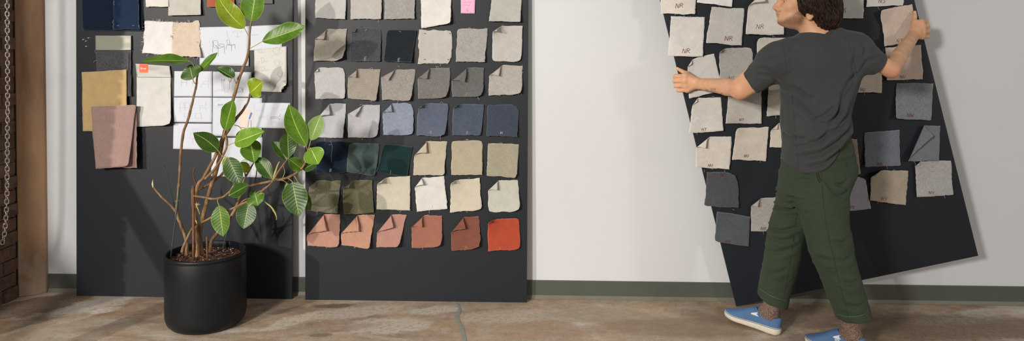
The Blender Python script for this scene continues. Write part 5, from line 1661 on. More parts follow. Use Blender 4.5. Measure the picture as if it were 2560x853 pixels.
F.u(HE(.091, 0, -.052, (.013, .024, .013)), .014)
F.u(HE(.0975, 0, -.060, (.0075, .021, .0055)), .004)
F.u(HE(.0945, 0, -.0705, (.008, .018, .0055)), .004)
for s in (1, -1):
    Re = np.array([fw * .9 + upv * .25 * 1, sdv, upv * .95 - fw * .25])
    F.u(sd_ellipsoid(hp(-.022, s * .078, -.050), (.020, .0085, .033), Re), .006)
    F.u(sd_ellipsoid(hp(-.016, s * .080, -.078), (.011, .007, .012), Re), .008)
    F.sub(sd_ellipsoid(hp(-.018, s * .090, -.050), (.010, .008, .018), Re), .005)
# neck, torso and legs underneath the clothes
NB = at(2046, 100, 3.28)
F.u(sd_capsule(hp(-.022, 0, -.07), NB, .054, .060), .025)
F.u(sd_capsule(NB, at(2045, 150, YT), .06, .085), .04)
F.u(sd_capsule(SL, SR, .045, .045), .05)
F.u(sd_loft([px_row(150, 1965, 2140, YT, .075), px_row(220, 1968, 2130, YT, .09), px_row(300, 1975, 2110, YT, .085), px_row(380, 1978, 2112, YT, .095), px_row(440, 1978, 2110, YT + .02, .09)]), .04)
HLn, HLf = at(2062, 430, 3.22), at(2010, 430, 3.34)
KN, KF = at(2066, 612, 3.17), at(1966, 600, 3.37)
AN, AF = at(2133, 806, 3.165), at(1932, 775, 3.405)
F.u(sd_capsule(HLn, KN, .072, .05), .05); F.u(sd_capsule(KN, KN + (AN - KN) * .86, .046, .024), .02)
F.u(sd_capsule(HLf, KF, .072, .05), .05); F.u(sd_capsule(KF, KF + (AF - KF) * .86, .046, .024), .02)
# arms
F.u(sd_capsule(SL, EL, .055, .044), .03)
m1 = EL + (WL - EL) * .28
F.u(sd_capsule(EL, m1, .0425, .041), .015); F.u(sd_capsule(m1, WL, .041, .0275), .012)
F.u(sd_capsule(at(1852, 229, 3.385), at(1884, 213, 3.355), .034, .034), .03)
F.u(sd_capsule(SR, ER, .043, .036), .03)
m2 = ER + (WR - ER) * .28
F.u(sd_capsule(ER, m2, .037, .0355), .015); F.u(sd_capsule(m2, WR, .037, .0265), .012)
F.u(sd_ellipsoid(at(2230, 181, 3.195), (.018, .018, .014)), .02)


def hand(W, mcps, pips, dips, tips, th, rs, palm_r=.016, kf=.005):
    # metacarpals build the palm and back of the hand
    for mpt in mcps:
        F.u(sd_capsule(W, mpt, .020, palm_r * .86), .012)
    for a, b in zip(mcps[:-1], mcps[1:]):
        F.u(sd_capsule(a, b, palm_r * .8, palm_r * .76), .008)
    for k in range(4):
        r_ = rs[k]
        F.u(sd_ellipsoid(mcps[k], (r_ * 1.32,) * 3), .008)
        F.u(sd_capsule(mcps[k], pips[k], r_ * 1.12, r_ * 1.0), kf + .001)
        F.u(sd_capsule(pips[k], dips[k], r_ * 1.0, r_ * .9), kf)
        F.u(sd_capsule(dips[k], tips[k], r_ * .9, r_ * .74), .003)
    c, mc, ip, tp = th
    F.u(sd_capsule(c, mc, .017, .0135), .014)
    F.u(sd_capsule(mc, ip, .0118, .0105), .005)
    F.u(sd_capsule(ip, tp, .0105, .0078), .003)


# left hand: fingers go round the left board edge, thumb up on the face
TH = .019
Yl = yb_l
mc = [at(1713, 190, Yl - .048), at(1712, 202, Yl - .047), at(1714, 214, Yl - .044), at(1718, 225, Yl - .040)]
pi_ = [at(1690, 190.5, Yl - .026), at(1687.5, 202, Yl - .022), at(1690, 214.5, Yl - .020), at(1697, 226, Yl - .018)]
di = [at(1687, 192, Yl + .016), at(1686, 203.5, Yl + .018), at(1689, 215.5, Yl + .018), at(1695, 227, Yl + .016)]
ti = [at(1697, 193, Yl + .034), at(1697, 205, Yl + .035), at(1700, 217, Yl + .035), at(1705, 228, Yl + .034)]
hand(WL, mc, pi_, di, ti, (at(1738, 201, Yl - .05), at(1717, 184, Yl - .036), at(1703, 177, Yl - .024), at(1693.5, 171, Yl - .016)), (.0112, .0117, .0112, .0100))
Yr = yb_r
mc = [at(2303, 56, Yr - .048), at(2306, 68, Yr - .050), at(2307, 80, Yr - .050), at(2305, 91, Yr - .046)]
pi_ = [at(2314, 55, Yr - .022), at(2318, 66, Yr - .024), at(2320, 79, Yr - .024), at(2318, 91, Yr - .022)]
di = [at(2311, 57, Yr + .016), at(2315, 68, Yr + .016), at(2317, 81, Yr + .016), at(2316, 92, Yr + .016)]
ti = [at(2300, 59, Yr + .034), at(2304, 71, Yr + .034), at(2306, 83, Yr + .034), at(2306, 94, Yr + .034)]
hand(WR, mc, pi_, di, ti, (at(2284, 74, Yr - .05), at(2285, 54, Yr - .036), at(2287, 41, Yr - .025), at(2287, 30, Yr - .016)), (.0118, .0122, .0118, .0106))

V, Qd = sdf_mesh(F, (.55, 2.98, .02), (2.25, 3.85, 1.80), .0034)
print('body verts', len(V))
# colour masks that belong to the skin itself: beard, lips, knuckle redness
L = (V - HC) @ HR.T / np.array([FS, 1.0, US])
f_, s_, u_ = L[:, 0], L[:, 1], L[:, 2]
inhead = (np.abs(s_) < .1) & (np.abs(f_) < .14) & (u_ < .1) & (u_ > -.14)
line = -.030 - .055 * np.clip((f_ - .02) / .06, -.8, 1)
beard = np.clip((line + .02 * np.clip((f_ - .07) / .02, 0, 1) * 0 - u_) / .022, 0, 1) * np.clip((f_ + .012) / .02, 0, 1) * np.clip((u_ + .128) / .02, 0, 1) * inhead
must = np.exp(-((u_ + .050) / .006) ** 2) * (f_ > .082) * (np.abs(s_) < .03) * inhead
beard = np.maximum(beard, must * .7)
lips = np.clip(np.exp(-((u_ + .065) / .008) ** 2) * 1.3, 0, 1) * (f_ > .092) * (np.abs(s_) < .022) * inhead
beard = beard * (1 - lips)
red = np.zeros(len(V))
for p, r_ in ((hp(.115, 0, -.03), .022), (hp(0, .08, -.03), .03), (at(1848, 240, 3.385), .05), (at(2233, 188, 3.18), .05)) + tuple((m, .018) for m in mc):
    red = np.maximum(red, np.exp(-(np.linalg.norm(V - p, axis=1) / r_) ** 2))


def mat_skin():
    m = N('skin')
    at_ = lambda k: (lambda nd: (setattr(nd, 'attribute_name', k), nd.outputs['Fac'])[1])(m.n('ShaderNodeAttribute'))
    nz = m.noise(m.mapped(), 26, 4)
    c = m.ramp(nz, [(.3, alb((214, 160, 122))), (.7, alb((230, 178, 138)))])
    c = m.mix(m.math('MULTIPLY', at_('red'), .3), c, alb((212, 128, 98)))
    c = m.mix(m.math('MULTIPLY', at_('lips'), .55), c, alb((186, 110, 94)))
    hair = m.noise(m.mapped(), 420, 3, .7)
    f = m.math('MULTIPLY', at_('beard'), m.ramp(hair, [(.36, .42), (.6, .92)]))
    c = m.mix(f, c, alb((112, 72, 46)))
    m.col(c); m.set(Roughness=.5)
    m.b.inputs['Subsurface Weight'].default_value = .12
    m.b.inputs['Subsurface Radius'].default_value = (.012, .005, .003)
    m.b.inputs['Specular IOR Level'].default_value = .35
    m.bump(m.noise(m.mapped(), 300, 3), .08, .001)
    return m.m


M_SKIN = mat_skin()
body = obj_from('body', V, Qd, M_SKIN, person, {'beard': beard, 'lips': lips, 'red': red})
bvh_body = bvh_of(V, Qd)
M_TAT = plain('tattoo_ink', alb((112, 88, 66)), .6)
tat = []
for x in (1776, 1779, 1782.5, 1786): tat.append([(x, 219.5 + (x - 1776) * .12), (x + 1.2, 227)])
tat += [[(1786, 221), (1790, 224)], [(1764, 225), (1769, 224), (1772, 229), (1778, 229), (1786, 229.5)], [(1770, 230), (1780, 232.5), (1790, 236), (1798, 239)], [(1787, 228), (1791, 233), (1800, 238)],
        [(1802, 235), (1805, 232.5), (1808, 236), (1810, 240)], [(1798, 239.5), (1808, 241)]]
seam(bvh_body, tat, .0011, 'tattoo', M_TAT, body, .0008)
seam(bvh_body, [[(1766, 226), (1774, 229), (1784, 231), (1794, 235), (1806, 239)], [(1772, 229), (1784, 232.5), (1796, 237), (1810, 241)], [(1776, 231), (1788, 235), (1800, 239)]], .0028, 'tattoo', M_TAT, body, .0007)
# thumb nails
nm = MB()
for a, b in (((1694.5, 171.5), (1692.2, 169.4)), ((2287, 33), (2287, 28.5))):
    h0, h1 = on_mesh(bvh_body, *a, .0006), on_mesh(bvh_body, *b, .0003)
    if h0 is not None and h1 is not None: _rib(nm, [h0, h1], .0042)
nm.build('thumb_nail', plain('nail', alb((236, 190, 164)), .35), body)

# eyes and brows
M_EYE = plain('eye_white', alb((226, 214, 204)), .25, .02)
M_IRIS = plain('iris', alb((70, 52, 40)), .2)
for s in (1, -1):
    mb = MB(); c = hp(.0705, s * .030, .001)
    mb.ball(c, .0118, 16); mb.ball(c + fw * .0062, .0068, 12, 1, (1, 1, 1))
    mb.build('eye', [M_EYE, M_IRIS], body)
M_HAIR = None


def mat_hair():
    m = N('dark_brown_hair')
    sep = m.n('ShaderNodeSeparateXYZ'); m.l(m.tc.outputs['UV'], sep.inputs[0])
    mp = m.n('ShaderNodeMapping'); mp.inputs['Scale'].default_value = (9, 3, 1); m.l(m.tc.outputs['UV'], mp.inputs[0])
    st = m.noise(mp.outputs[0], 3, 4, .6)
    nz = m.noise(m.mapped(), 60, 3)
    c = m.ramp(m.math('ADD', m.math('MULTIPLY', st, .6), m.math('MULTIPLY', nz, .4)), [(.36, alb((18, 12, 10))), (.52, alb((48, 32, 24))), (.72, alb((112, 76, 54)))])
    m.col(c); m.set(Roughness=.5)
    m.b.inputs['Specular IOR Level'].default_value = .28
    m.bump(st, .5, .002)
    return m.m


M_HAIR = mat_hair()
mb = MB()
for s in (1, -1):
    br = []
    for f, s2, u in ((.12, .010, .0165), (.118, .018, .020), (.115, .026, .0225), (.11, .034, .0225), (.105, .042, .0195), (.10, .049, .0145), (.095, .054, .009)):
        q = bvh_body.ray_cast(Vector(hp(f + .03, s * (s2 + .012), u)), Vector(-fw - sdv * s * .45).normalized())[0]
        br.append(np.array(q) + fw * .0004 if q is not None else hp(f - .02, s * s2, u))
    mb.tube(smooth_path(br, 4), list(np.interp(np.linspace(0, 1, 25), [0, .2, .6, 1], [.0014, .0030, .0027, .0007])), 6)
mb.build('eyebrows', M_HAIR, body)

# hair: a full wavy mass with locks flowing over it
HF = Field()
HF.u(HE(-.040, 0, .052, (.098, .096, .104)), 0)
HF.u(HE(-.088, 0, -.045, (.070, .086, .098)), .05)
for s in (1, -1):
    HF.u(HE(-.022, s * .062, .0, (.050, .034, .066)), .03)
HF.sub(HE(.105, 0, -.055, (.078, .12, .13)), .015)
for s in (1, -1):
    HF.sub(HE(-.004, s * .088, -.088, (.036, .030, .030)), .012)
HF.sub(HE(.0, 0, -.135, (.050, .1, .045)), .012)
Vh, Qh = sdf_mesh(HF, HC - .26, HC + .26, .005)
nh = normals(Vh, Qh)
Vh = Vh + nh * (.005 * vnoise(Vh * np.array([1, 1, .45]), 55, 21) + .002 * vnoise(Vh * np.array([1, 1, .4]), 140, 22))[:, None]
mb = MB()
mb.add(Vh, [tuple(q) for q in Qh], 0, [(v[0] * 6, v[2] * 6) for v in Vh])
rh = np.random.RandomState(11)
nl, nst = 1500, 14


def grad(P):
    e = .002
    return np.stack([HF.ev(P + np.eye(3)[k] * e) - HF.ev(P - np.eye(3)[k] * e) for k in range(3)], -1) / (2 * e)


P = Vh[rh.randint(0, len(Vh), nl)]
Lk = rh.uniform(.05, .12, nl); amp = rh.uniform(.25, .95, nl); ph0 = rh.uniform(0, 6.28, nl); frq = rh.uniform(.9, 1.8, nl)
lift_ = rh.uniform(.001, .007, nl)
tracks = [P.copy()]
for i in range(nst):
    t = (i + 1) / nst
    g = grad(P); g /= np.linalg.norm(g, axis=1)[:, None] + 1e-9
    down = np.array([0, 0, -1.0]) - fw * .30
    d = down - g * (g @ down)[:, None]
    sde = np.cross(g, d)
    d = d + sde * (amp * np.sin(ph0 + frq * 6.28 * t))[:, None]
    d /= np.linalg.norm(d, axis=1)[:, None] + 1e-9
    P = P + d * (Lk / nst)[:, None]
    dist = HF.ev(P)
    want = lift_ + .018 * np.maximum(0, t - .7) * np.sin(ph0 * 3)
    P = P - g * (dist - want)[:, None] * .85
    tracks.append(P.copy())
tracks = np.stack(tracks, 1)
fl = (tracks - HC) @ HR.T / np.array([FS, 1.0, US])
for k in range(nl):
    a = fl[k]
    n_ok = nst + 1
    for i in range(nst + 1):
        if a[i, 0] > .036 and a[i, 2] < .075 or a[i, 2] < -.150 or (a[i, 0] > -.034 and a[i, 2] < -.078): n_ok = i; break
    if n_ok < 4: continue
    r0 = rh.uniform(.0014, .0034) if k % 3 else rh.uniform(.0036, .0062)
    mb.tube(list(tracks[k, :n_ok]), [r0 * min(1, .45 + 2 * i / n_ok) * (1 - (i / (n_ok - 1)) ** 2.4 * .93) for i in range(n_ok)], 6)
hair = mb.build('hair', M_HAIR, body)
hair['label'] = 'dark brown wavy collar-length hair'

# ---- charcoal t-shirt
F = Field()
rows = [px_row(74, 2012, 2098, 3.29, .062), px_row(88, 1992, 2116, 3.285, .075), px_row(105, 1968, 2140, 3.28, .098), px_row(130, 1950, 2156, YT, .112), px_row(165, 1947, 2158, YT, .122), px_row(205, 1953, 2146, YT, .125),
        px_row(245, 1953, 2132, YT, .124), px_row(285, 1955, 2121, YT, .124), px_row(318, 1958, 2124, YT, .127), px_row(340, 1960, 2130, YT, .128), px_row(375, 1961, 2127, YT, .130), px_row(410, 1957, 2120, YT, .134), px_row(440, 1957, 2112, YT, .136)]
F.u(sd_loft(rows, 2.3), 0)
SLe = at(1870, 210, 3.375); SRe = at(2206, 165, 3.205)
F.u(sd_capsule(at(1952, 150, YT), SLe, .082, .0575), .03)
F.u(sd_capsule(at(1975, 126, YT), at(1925, 145, YT + .01), .050, .054), .04)
F.u(sd_capsule(at(2128, 130, 3.235), SRe, .082, .049), .03)
F.u(sd_capsule(at(2105, 106, 3.25), at(2146, 118, 3.225), .052, .055), .04)
# sleeve hems
axl = (SLe - SL); axl /= np.linalg.norm(axl)
axr = (SRe - SR); axr /= np.linalg.norm(axr)
nlw = np.array([axl[0], axl[1] * .5, axl[2]]); nlw /= np.linalg.norm(nlw)


def sleeve_cut(c, ax, side):
    def f(P):
        d = (P - c) @ ax
        far = (P[:, 0] - (SL[0] - .03)) * side if side > 0 else None
        return d
    return f


cl_, cr_ = at(1876, 210, 3.375), at(2199, 165, 3.205)
lim_l, lim_r = at(1935, 150, YT)[0], at(2160, 130, YT)[0]
F.cut(lambda P: np.where(P[:, 0] < lim_l, (P - cl_) @ np.array([-.76, .25, -.56]) / np.linalg.norm([-.76, .25, -.56]), -1.0))
F.cut(lambda P: np.where(P[:, 0] > lim_r, (P - cr_) @ np.array([.80, .0, -.50]) / np.linalg.norm([.80, 0, .50]), -1.0))
# hollow sleeve ends round the arm
F.sub(sd_capsule(cl_ + np.array([.022, -.004, .018]), EL, .0490, .0485), .003)
F.sub(sd_capsule(cr_ + np.array([-.020, 0, .012]), ER, .0385, .0385), .003)
# bottom hem: rises to the right
hx_ = [(1950, 408), (1962, 416), (1985, 428), (2010, 434), (2040, 428), (2070, 411), (2100, 382), (2125, 352), (2140, 340)]
hX = [at(x, y, 3.15)[0] for x, y in hx_]; hZ = [at(x, y, 3.15)[2] for x, y in hx_]
F.cut(lambda P: (np.interp(P[:, 0], hX, hZ) + .06 * np.clip((P[:, 1] - 3.16) / .24, 0, 1) - P[:, 2]) * .8)
# neck opening
F.sub(sd_capsule(at(2052, 96, 3.285), hp(-.02, 0, -.06), .064, .060), .006)
Vs, Qs = sdf_mesh(F, (.95, 2.98, .70), (1.85, 3.60, 1.50), .0046, smooth=2)
ns_ = normals(Vs, Qs)
# folds in the cloth
disp = .0045 * vnoise(Vs * np.array([1, 1, 1.2]), 9, 31) + .0022 * vnoise(Vs @ np.array([[.8, 0, .6], [0, 1, 0], [-.6, 0, .8]]).T * np.array([.5, .5, 2.4]), 22, 32)


def crease(V, disp, pts, Y, amp, w):
    P = [at(x, y, Y) for x, y in pts]
    best = np.full(len(V), 9.0); tt = np.zeros(len(V))
    n = len(P) - 1
    for i in range(n):
        a, b = P[i], P[i + 1]; ba = b - a
        A = V - a; ba2 = np.array([ba[0], 0, ba[2]])
        A2 = A * np.array([1, 0, 1])
        t = np.clip(A2 @ ba2 / (ba2 @ ba2), 0, 1)
        d = np.linalg.norm(A2 - t[:, None] * ba2, axis=1)
        m = d < best
        best = np.where(m, d, best); tt = np.where(m, (i + t) / n, tt)
    taper = np.sin(np.pi * np.clip(tt * .96 + .02, 0, 1)) ** .6
    front = V[:, 1] < Y + .10
    disp += front * taper * amp * (-np.exp(-(best / w) ** 2) + .75 * np.exp(-((best - 2.1 * w) / (1.3 * w)) ** 2))
    return disp


for pts, amp, w in [
    ([(2140, 190), (2110, 240), (2080, 300), (2040, 360)], .006, .010), ([(2120, 285), (2085, 320), (2040, 352), (2000, 368)], .007, .009),
    ([(2128, 318), (2090, 352), (2045, 382), (1995, 395)], .008, .010), ([(2127, 338), (2098, 372), (2060, 402), (2010, 420)], .008, .009),
    ([(1956, 215), (1985, 250), (2020, 285), (2055, 318)], .005, .010), ([(1955, 205), (1990, 222), (2030, 250)], .005, .009),
    ([(2145, 180), (2120, 200), (2100, 235), (2090, 280)], .006, .010), ([(1958, 330), (1985, 345), (2020, 350)], .005, .009),
    ([(2085, 262), (2060, 285), (2030, 300)], .005, .007), ([(2110, 255), (2085, 290), (2060, 310)], .004, .007),
    ([(1962, 205), (1935, 190), (1905, 188)], .005, .009), ([(1955, 190), (1925, 172), (1893, 176)], .004, .008), ([(2000, 120), (1960, 140), (1915, 160)], .003, .010),
    ([(2150, 172), (2165, 150), (2185, 148)], .005, .008), ([(2152, 150), (2160, 122), (2150, 100)], .004, .009), ([(2140, 110), (2132, 150), (2128, 200)], .004, .010),
    ([(1972, 250), (1975, 310), (1982, 380)], .003, .010), ([(2120, 300), (2100, 318), (2075, 330)], .006, .006)]:
    disp = crease(Vs, disp, pts, 3.17, amp * 1.7, w)
Vs = Vs + ns_ * disp[:, None]


def mat_jersey(name, c, var=.08, fuzz=.12, scale=260, wrinkle=0.0, wdir=(0, .6, 0)):
    m = N(name)
    nz = m.noise(m.mapped(), 6, 4)
    fine = m.noise(m.mapped(), scale, 4, .7)
    k = m.ramp(nz, [(.3, hx(c, 1 - var)), (.7, hx(c, 1 + var))])
    k = m.mix(m.ramp(fine, [(.35, .0), (.7, .35)]), k, hx(c, 1.25))
    m.col(k); m.set(Roughness=.92)
    m.b.inputs['Specular IOR Level'].default_value = .12
    m.b.inputs['Sheen Weight'].default_value = fuzz
    if wrinkle:
        wv = m.noise(m.mapped(scale=(2.2, 1.2, 5.5), rot=wdir), 2.6, 2, .45, .6)
        ridge = m.ramp(wv, [(.34, .0), (.47, 1.0), (.52, .35), (.60, .9), (.72, .2)])
        b1 = m.n('ShaderNodeBump'); b1.inputs['Strength'].default_value = wrinkle; b1.inputs['Distance'].default_value = .012
        m.l(ridge, b1.inputs['Height'])
        b2 = m.n('ShaderNodeBump'); b2.inputs['Strength'].default_value = .22; b2.inputs['Distance'].default_value = .0015
        m.l(fine, b2.inputs['Height']); m.l(b1.outputs[0], b2.inputs['Normal']); m.l(b2.outputs[0], m.b.inputs['Normal'])
    else:
        m.bump(fine, .22, .0015)
    return m.m


M_SHIRT = mat_jersey('charcoal_jersey', alb((68, 69, 68)), wrinkle=.2, wdir=(0, .75, 0))
M_SEAM_S = plain('charcoal_seam', alb((58, 59, 58)), .9)
shirt = obj_from('t_shirt', Vs, Qs, M_SHIRT, body)
shirt['label'] = 'charcoal grey short-sleeved t-shirt'
bs = bvh_of(Vs, Qs)
seam(bs, [[(1978, 225), (1984, 280), (1988, 330), (1992, 380), (1997, 428)]], .0012, 'side_seam', M_SEAM_S, shirt, .0005)
seam(bs, [[(1961, 405), (1985, 419), (2010, 425), (2040, 419), (2068, 402), (2096, 374), (2118, 348)]], .0011, 'hem_stitch', M_SEAM_S, shirt, .0005)
seam(bs, [[(1863, 185), (1873, 206), (1896, 228)], [(2207, 147), (2196, 168), (2180, 183)]], .0010, 'sleeve_stitch', M_SEAM_S, shirt, .0005)
seam(bs, [[(1958, 112), (1962, 140), (1966, 170), (1958, 205)], [(2112, 92), (2126, 120), (2133, 150), (2142, 182)]], .0010, 'armhole_seam', M_SEAM_S, shirt, .0005)
mb = MB()
ring = []
axn = (hp(-.02, 0, -.06) - at(2052, 96, 3.285)); axn /= np.linalg.norm(axn)
c0 = at(2052, 91, 3.285)
ea = np.cross(axn, [0, 1.0, 0]); ea /= np.linalg.norm(ea); eb = np.cross(axn, ea)
for k in range(49):
    g = 2 * math.pi * k / 48
    dirv = math.cos(g) * ea + math.sin(g) * eb
    o0 = Vector(c0 + axn * .004)
    hit_ = bs.find_nearest(Vector(c0 + dirv * .071 + axn * .006))
    ring.append(np.array(hit_[0]) if hit_[0] is not None else c0 + dirv * .07)
rs_ = [sum(ring[(k + j) % 48] for j in (-2, -1, 0, 1, 2)) / 5 for k in range(48)]
mb.tube(rs_ + [rs_[0]], .0062, 8, cap=False)
mb.build('neck_rib', M_SHIRT, shirt)

# ---- olive trousers
F = Field()
pel = [px_row(338, 1972, 2122, 3.28, .12), px_row(365, 1960, 2128, 3.28, .125), px_row(395, 1958, 2133, 3.28, .130), px_row(420, 1957, 2135, 3.28, .130), px_row(440, 1956, 2130, 3.28, .128), px_row(462, 1954, 2118, 3.28, .12), px_row(490, 1951, 2112, 3.285, .10), px_row(512, 1958, 2108, 3.29, .075)]
F.u(sd_loft(pel, 2.3), 0)
near = [px_row(425, 1988, 2128, 3.235, .09), px_row(450, 1986, 2122, 3.225, .098), px_row(480, 1992, 2118, 3.215, .100), px_row(515, 2001, 2118, 3.205, .100), px_row(550, 2010, 2119, 3.195, .096), px_row(590, 2018, 2124, 3.185, .092), px_row(630, 2028, 2130, 3.175, .090),
        px_row(670, 2043, 2142, 3.170, .087), px_row(710, 2060, 2153, 3.165, .085), px_row(745, 2073, 2164, 3.165, .083), px_row(780, 2087, 2174, 3.165, .082), px_row(806, 2095, 2177, 3.165, .080)]
far_ = [px_row(430, 1958, 2068, 3.34, .09), px_row(470, 1951, 2050, 3.345, .096), px_row(510, 1941, 2032, 3.352, .096), px_row(560, 1929, 2014, 3.362, .092), px_row(600, 1921, 2006, 3.372, .09), px_row(640, 1915, 1999, 3.380, .088), px_row(680, 1906, 1989, 3.388, .085), px_row(720, 1899, 1978, 3.396, .083), px_row(755, 1895, 1967, 3.402, .081), px_row(790, 1889, 1958, 3.405, .080)]
F.u(sd_loft(near, 2.2), .035)
F.u(sd_loft(far_, 2.2), .035)
hemN = at(2131, 792, 3.165)[2]
hemF_p = at(1931, 753, 3.40)
midx = 0.0


def hem_cut(P):
    isn = np.linalg.norm((P - AN)[:, :2], axis=1) < np.linalg.norm((P - AF)[:, :2], axis=1)
    low = P[:, 2] < .45
    dn = hemN - P[:, 2] + (P[:, 0] - AN[0]) * .10
    nf = np.array([-.33, .10, -.94]); nf = nf / np.linalg.norm(nf)
    df = (P - hemF_p) @ nf
    return np.where(low, np.where(isn, dn, df), -1.0)


F.cut(hem_cut)
F.sub(sd_capsule(AN + np.array([-.005, 0, .06]), AN + np.array([.01, 0, -.1]), .058, .058), .004)
F.sub(sd_capsule(AF + np.array([.012, 0, .075]), AF + np.array([-.02, 0, -.08]), .056, .056), .004)
Vt, Qt = sdf_mesh(F, (1.05, 2.98, .12), (1.75, 3.60, 1.0), .0055, smooth=1)
nt_ = normals(Vt, Qt)
disp = .0045 * vnoise(Vt, 8, 41) + .0018 * vnoise(Vt * np.array([1, 1, 1.8]), 26, 42)
for pts, amp, w, Y in [
    ([(1950, 487), (1968, 490), (1985, 487)], .007, .006, 3.27), ([(1938, 530), (1962, 526), (1994, 516)], .009, .007, 3.27), ([(1932, 582), (1958, 580), (1990, 567)], .009, .008, 3.28), ([(1924, 600), (1950, 604), (1985, 596)], .006, .008, 3.29),
    ([(1918, 640), (1950, 632), (1990, 612)], .005, .010, 3.30), ([(1912, 690), (1940, 684), (1965, 672)], .004, .009, 3.31),
    ([(2062, 440), (2075, 470), (2100, 490)], .005, .009, 3.13), ([(2120, 452), (2100, 462), (2080, 460)], .007, .008, 3.14), ([(2118, 482), (2098, 490), (2078, 486)], .006, .008, 3.13),
    ([(2000, 460), (2030, 450), (2060, 452)], .004, .008, 3.13), ([(2010, 430), (2035, 440), (2058, 446)], .004, .007, 3.13),
    ([(2125, 600), (2105, 610), (2080, 606)], .006, .010, 3.09), ([(2040, 662), (2060, 652), (2085, 655)], .005, .012, 3.09), ([(2130, 640), (2112, 652), (2090, 650)], .005, .010, 3.09), ([(2150, 705), (2130, 712), (2105, 706)], .005, .010, 3.08),
    ([(2165, 762), (2140, 770), (2110, 764)], .005, .009, 3.08), ([(1985, 457), (1997, 500), (2010, 545), (2020, 585)], .006, .010, 3.14)]:
    disp = crease(Vt, disp, pts, Y, amp * 1.5, w)
Vt = Vt + nt_ * disp[:, None]
M_TROU = mat_jersey('olive_twill', alb((61, 71, 54)), .07, .06, 420, .22, (0, -.25, 0))
M_SEAM_T = plain('olive_seam', alb((44, 54, 42)), .9)
M_STITCH = plain('pale_stitch', alb((120, 130, 106)), .8)
trou = obj_from('trousers', Vt, Qt, M_TROU, body)
trou['label'] = 'cropped olive green trousers with wide legs'
bt = bvh_of(Vt, Qt)
seam(bt, [[(2053, 430), (2056, 470), (2060, 520), (2067, 570), (2078, 620), (2090, 670), (2102, 720), (2113, 760), (2121, 800)]], .0012, 'outseam', M_SEAM_T, trou, .0007)
seam(bt, [[(1995, 520), (1988, 570), (1978, 640), (1968, 700), (1958, 750)]], .0010, 'inseam', M_SEAM_T, trou, .0007)
seam(bt, [[(2040, 428), (2044, 445), (2050, 458)], [(2042, 424), (2047, 440), (2053, 454)]], .0014, 'side_pocket', plain('pocket_gap', alb((24, 30, 24)), .95), trou, .0009)
seam(bt, [[(2080, 403), (2100, 398), (2118, 394), (2132, 390)], [(2080, 407), (2102, 402), (2132, 395)]], .0010, 'back_pocket', M_SEAM_T, trou, .0009)
mb_ = [[(2113, 408), (2117, 406), (2119, 411), (2117, 420), (2114, 416), (2113, 408)]]
seam(bt, mb_, .0010, 'pocket_button_tab', M_SEAM_T, trou, .0010)
seam(bt, [[(2092, 786), (2112, 791), (2135, 792), (2158, 787), (2172, 776)]], .0006, 'hem_stitch', M_STITCH, trou, .0008)
seam(bt, [[(1899, 722), (1912, 731), (1930, 741), (1948, 748), (1966, 751)]], .0006, 'hem_stitch', M_STITCH, trou, .0008)


# ---- socks and slip-on shoes
def mat_sock():
    m = N('brown_flecked_wool')
    a = m.noise(m.mapped(scale=(1, 1, 1.7)), 230, 3, .7); b = m.noise(m.mapped(), 90, 4, .7)
    c = m.ramp(a, [(.34, alb((62, 46, 40))), (.5, alb((128, 100, 86))), (.64, alb((190, 166, 146)))])
    m.col(c); m.set(Roughness=.95); m.bump(m.math('ADD', a, b), .8, .003)
    return m.m


M_SOCK = mat_sock()
M_CANVAS = mat_jersey('blue_canvas', alb((88, 119, 156)), .06, .05, 600)
M_SOLE = plain('cream_rubber', alb((226, 216, 198)), .6, .04, 30, .05)
M_BIND = plain('shoe_binding', alb((96, 132, 176)), .8)
M_STRIPE = plain('sole_stripe', alb((44, 58, 92)), .6)
M_GORE = plain('white_elastic', alb((228, 226, 224)), .85)


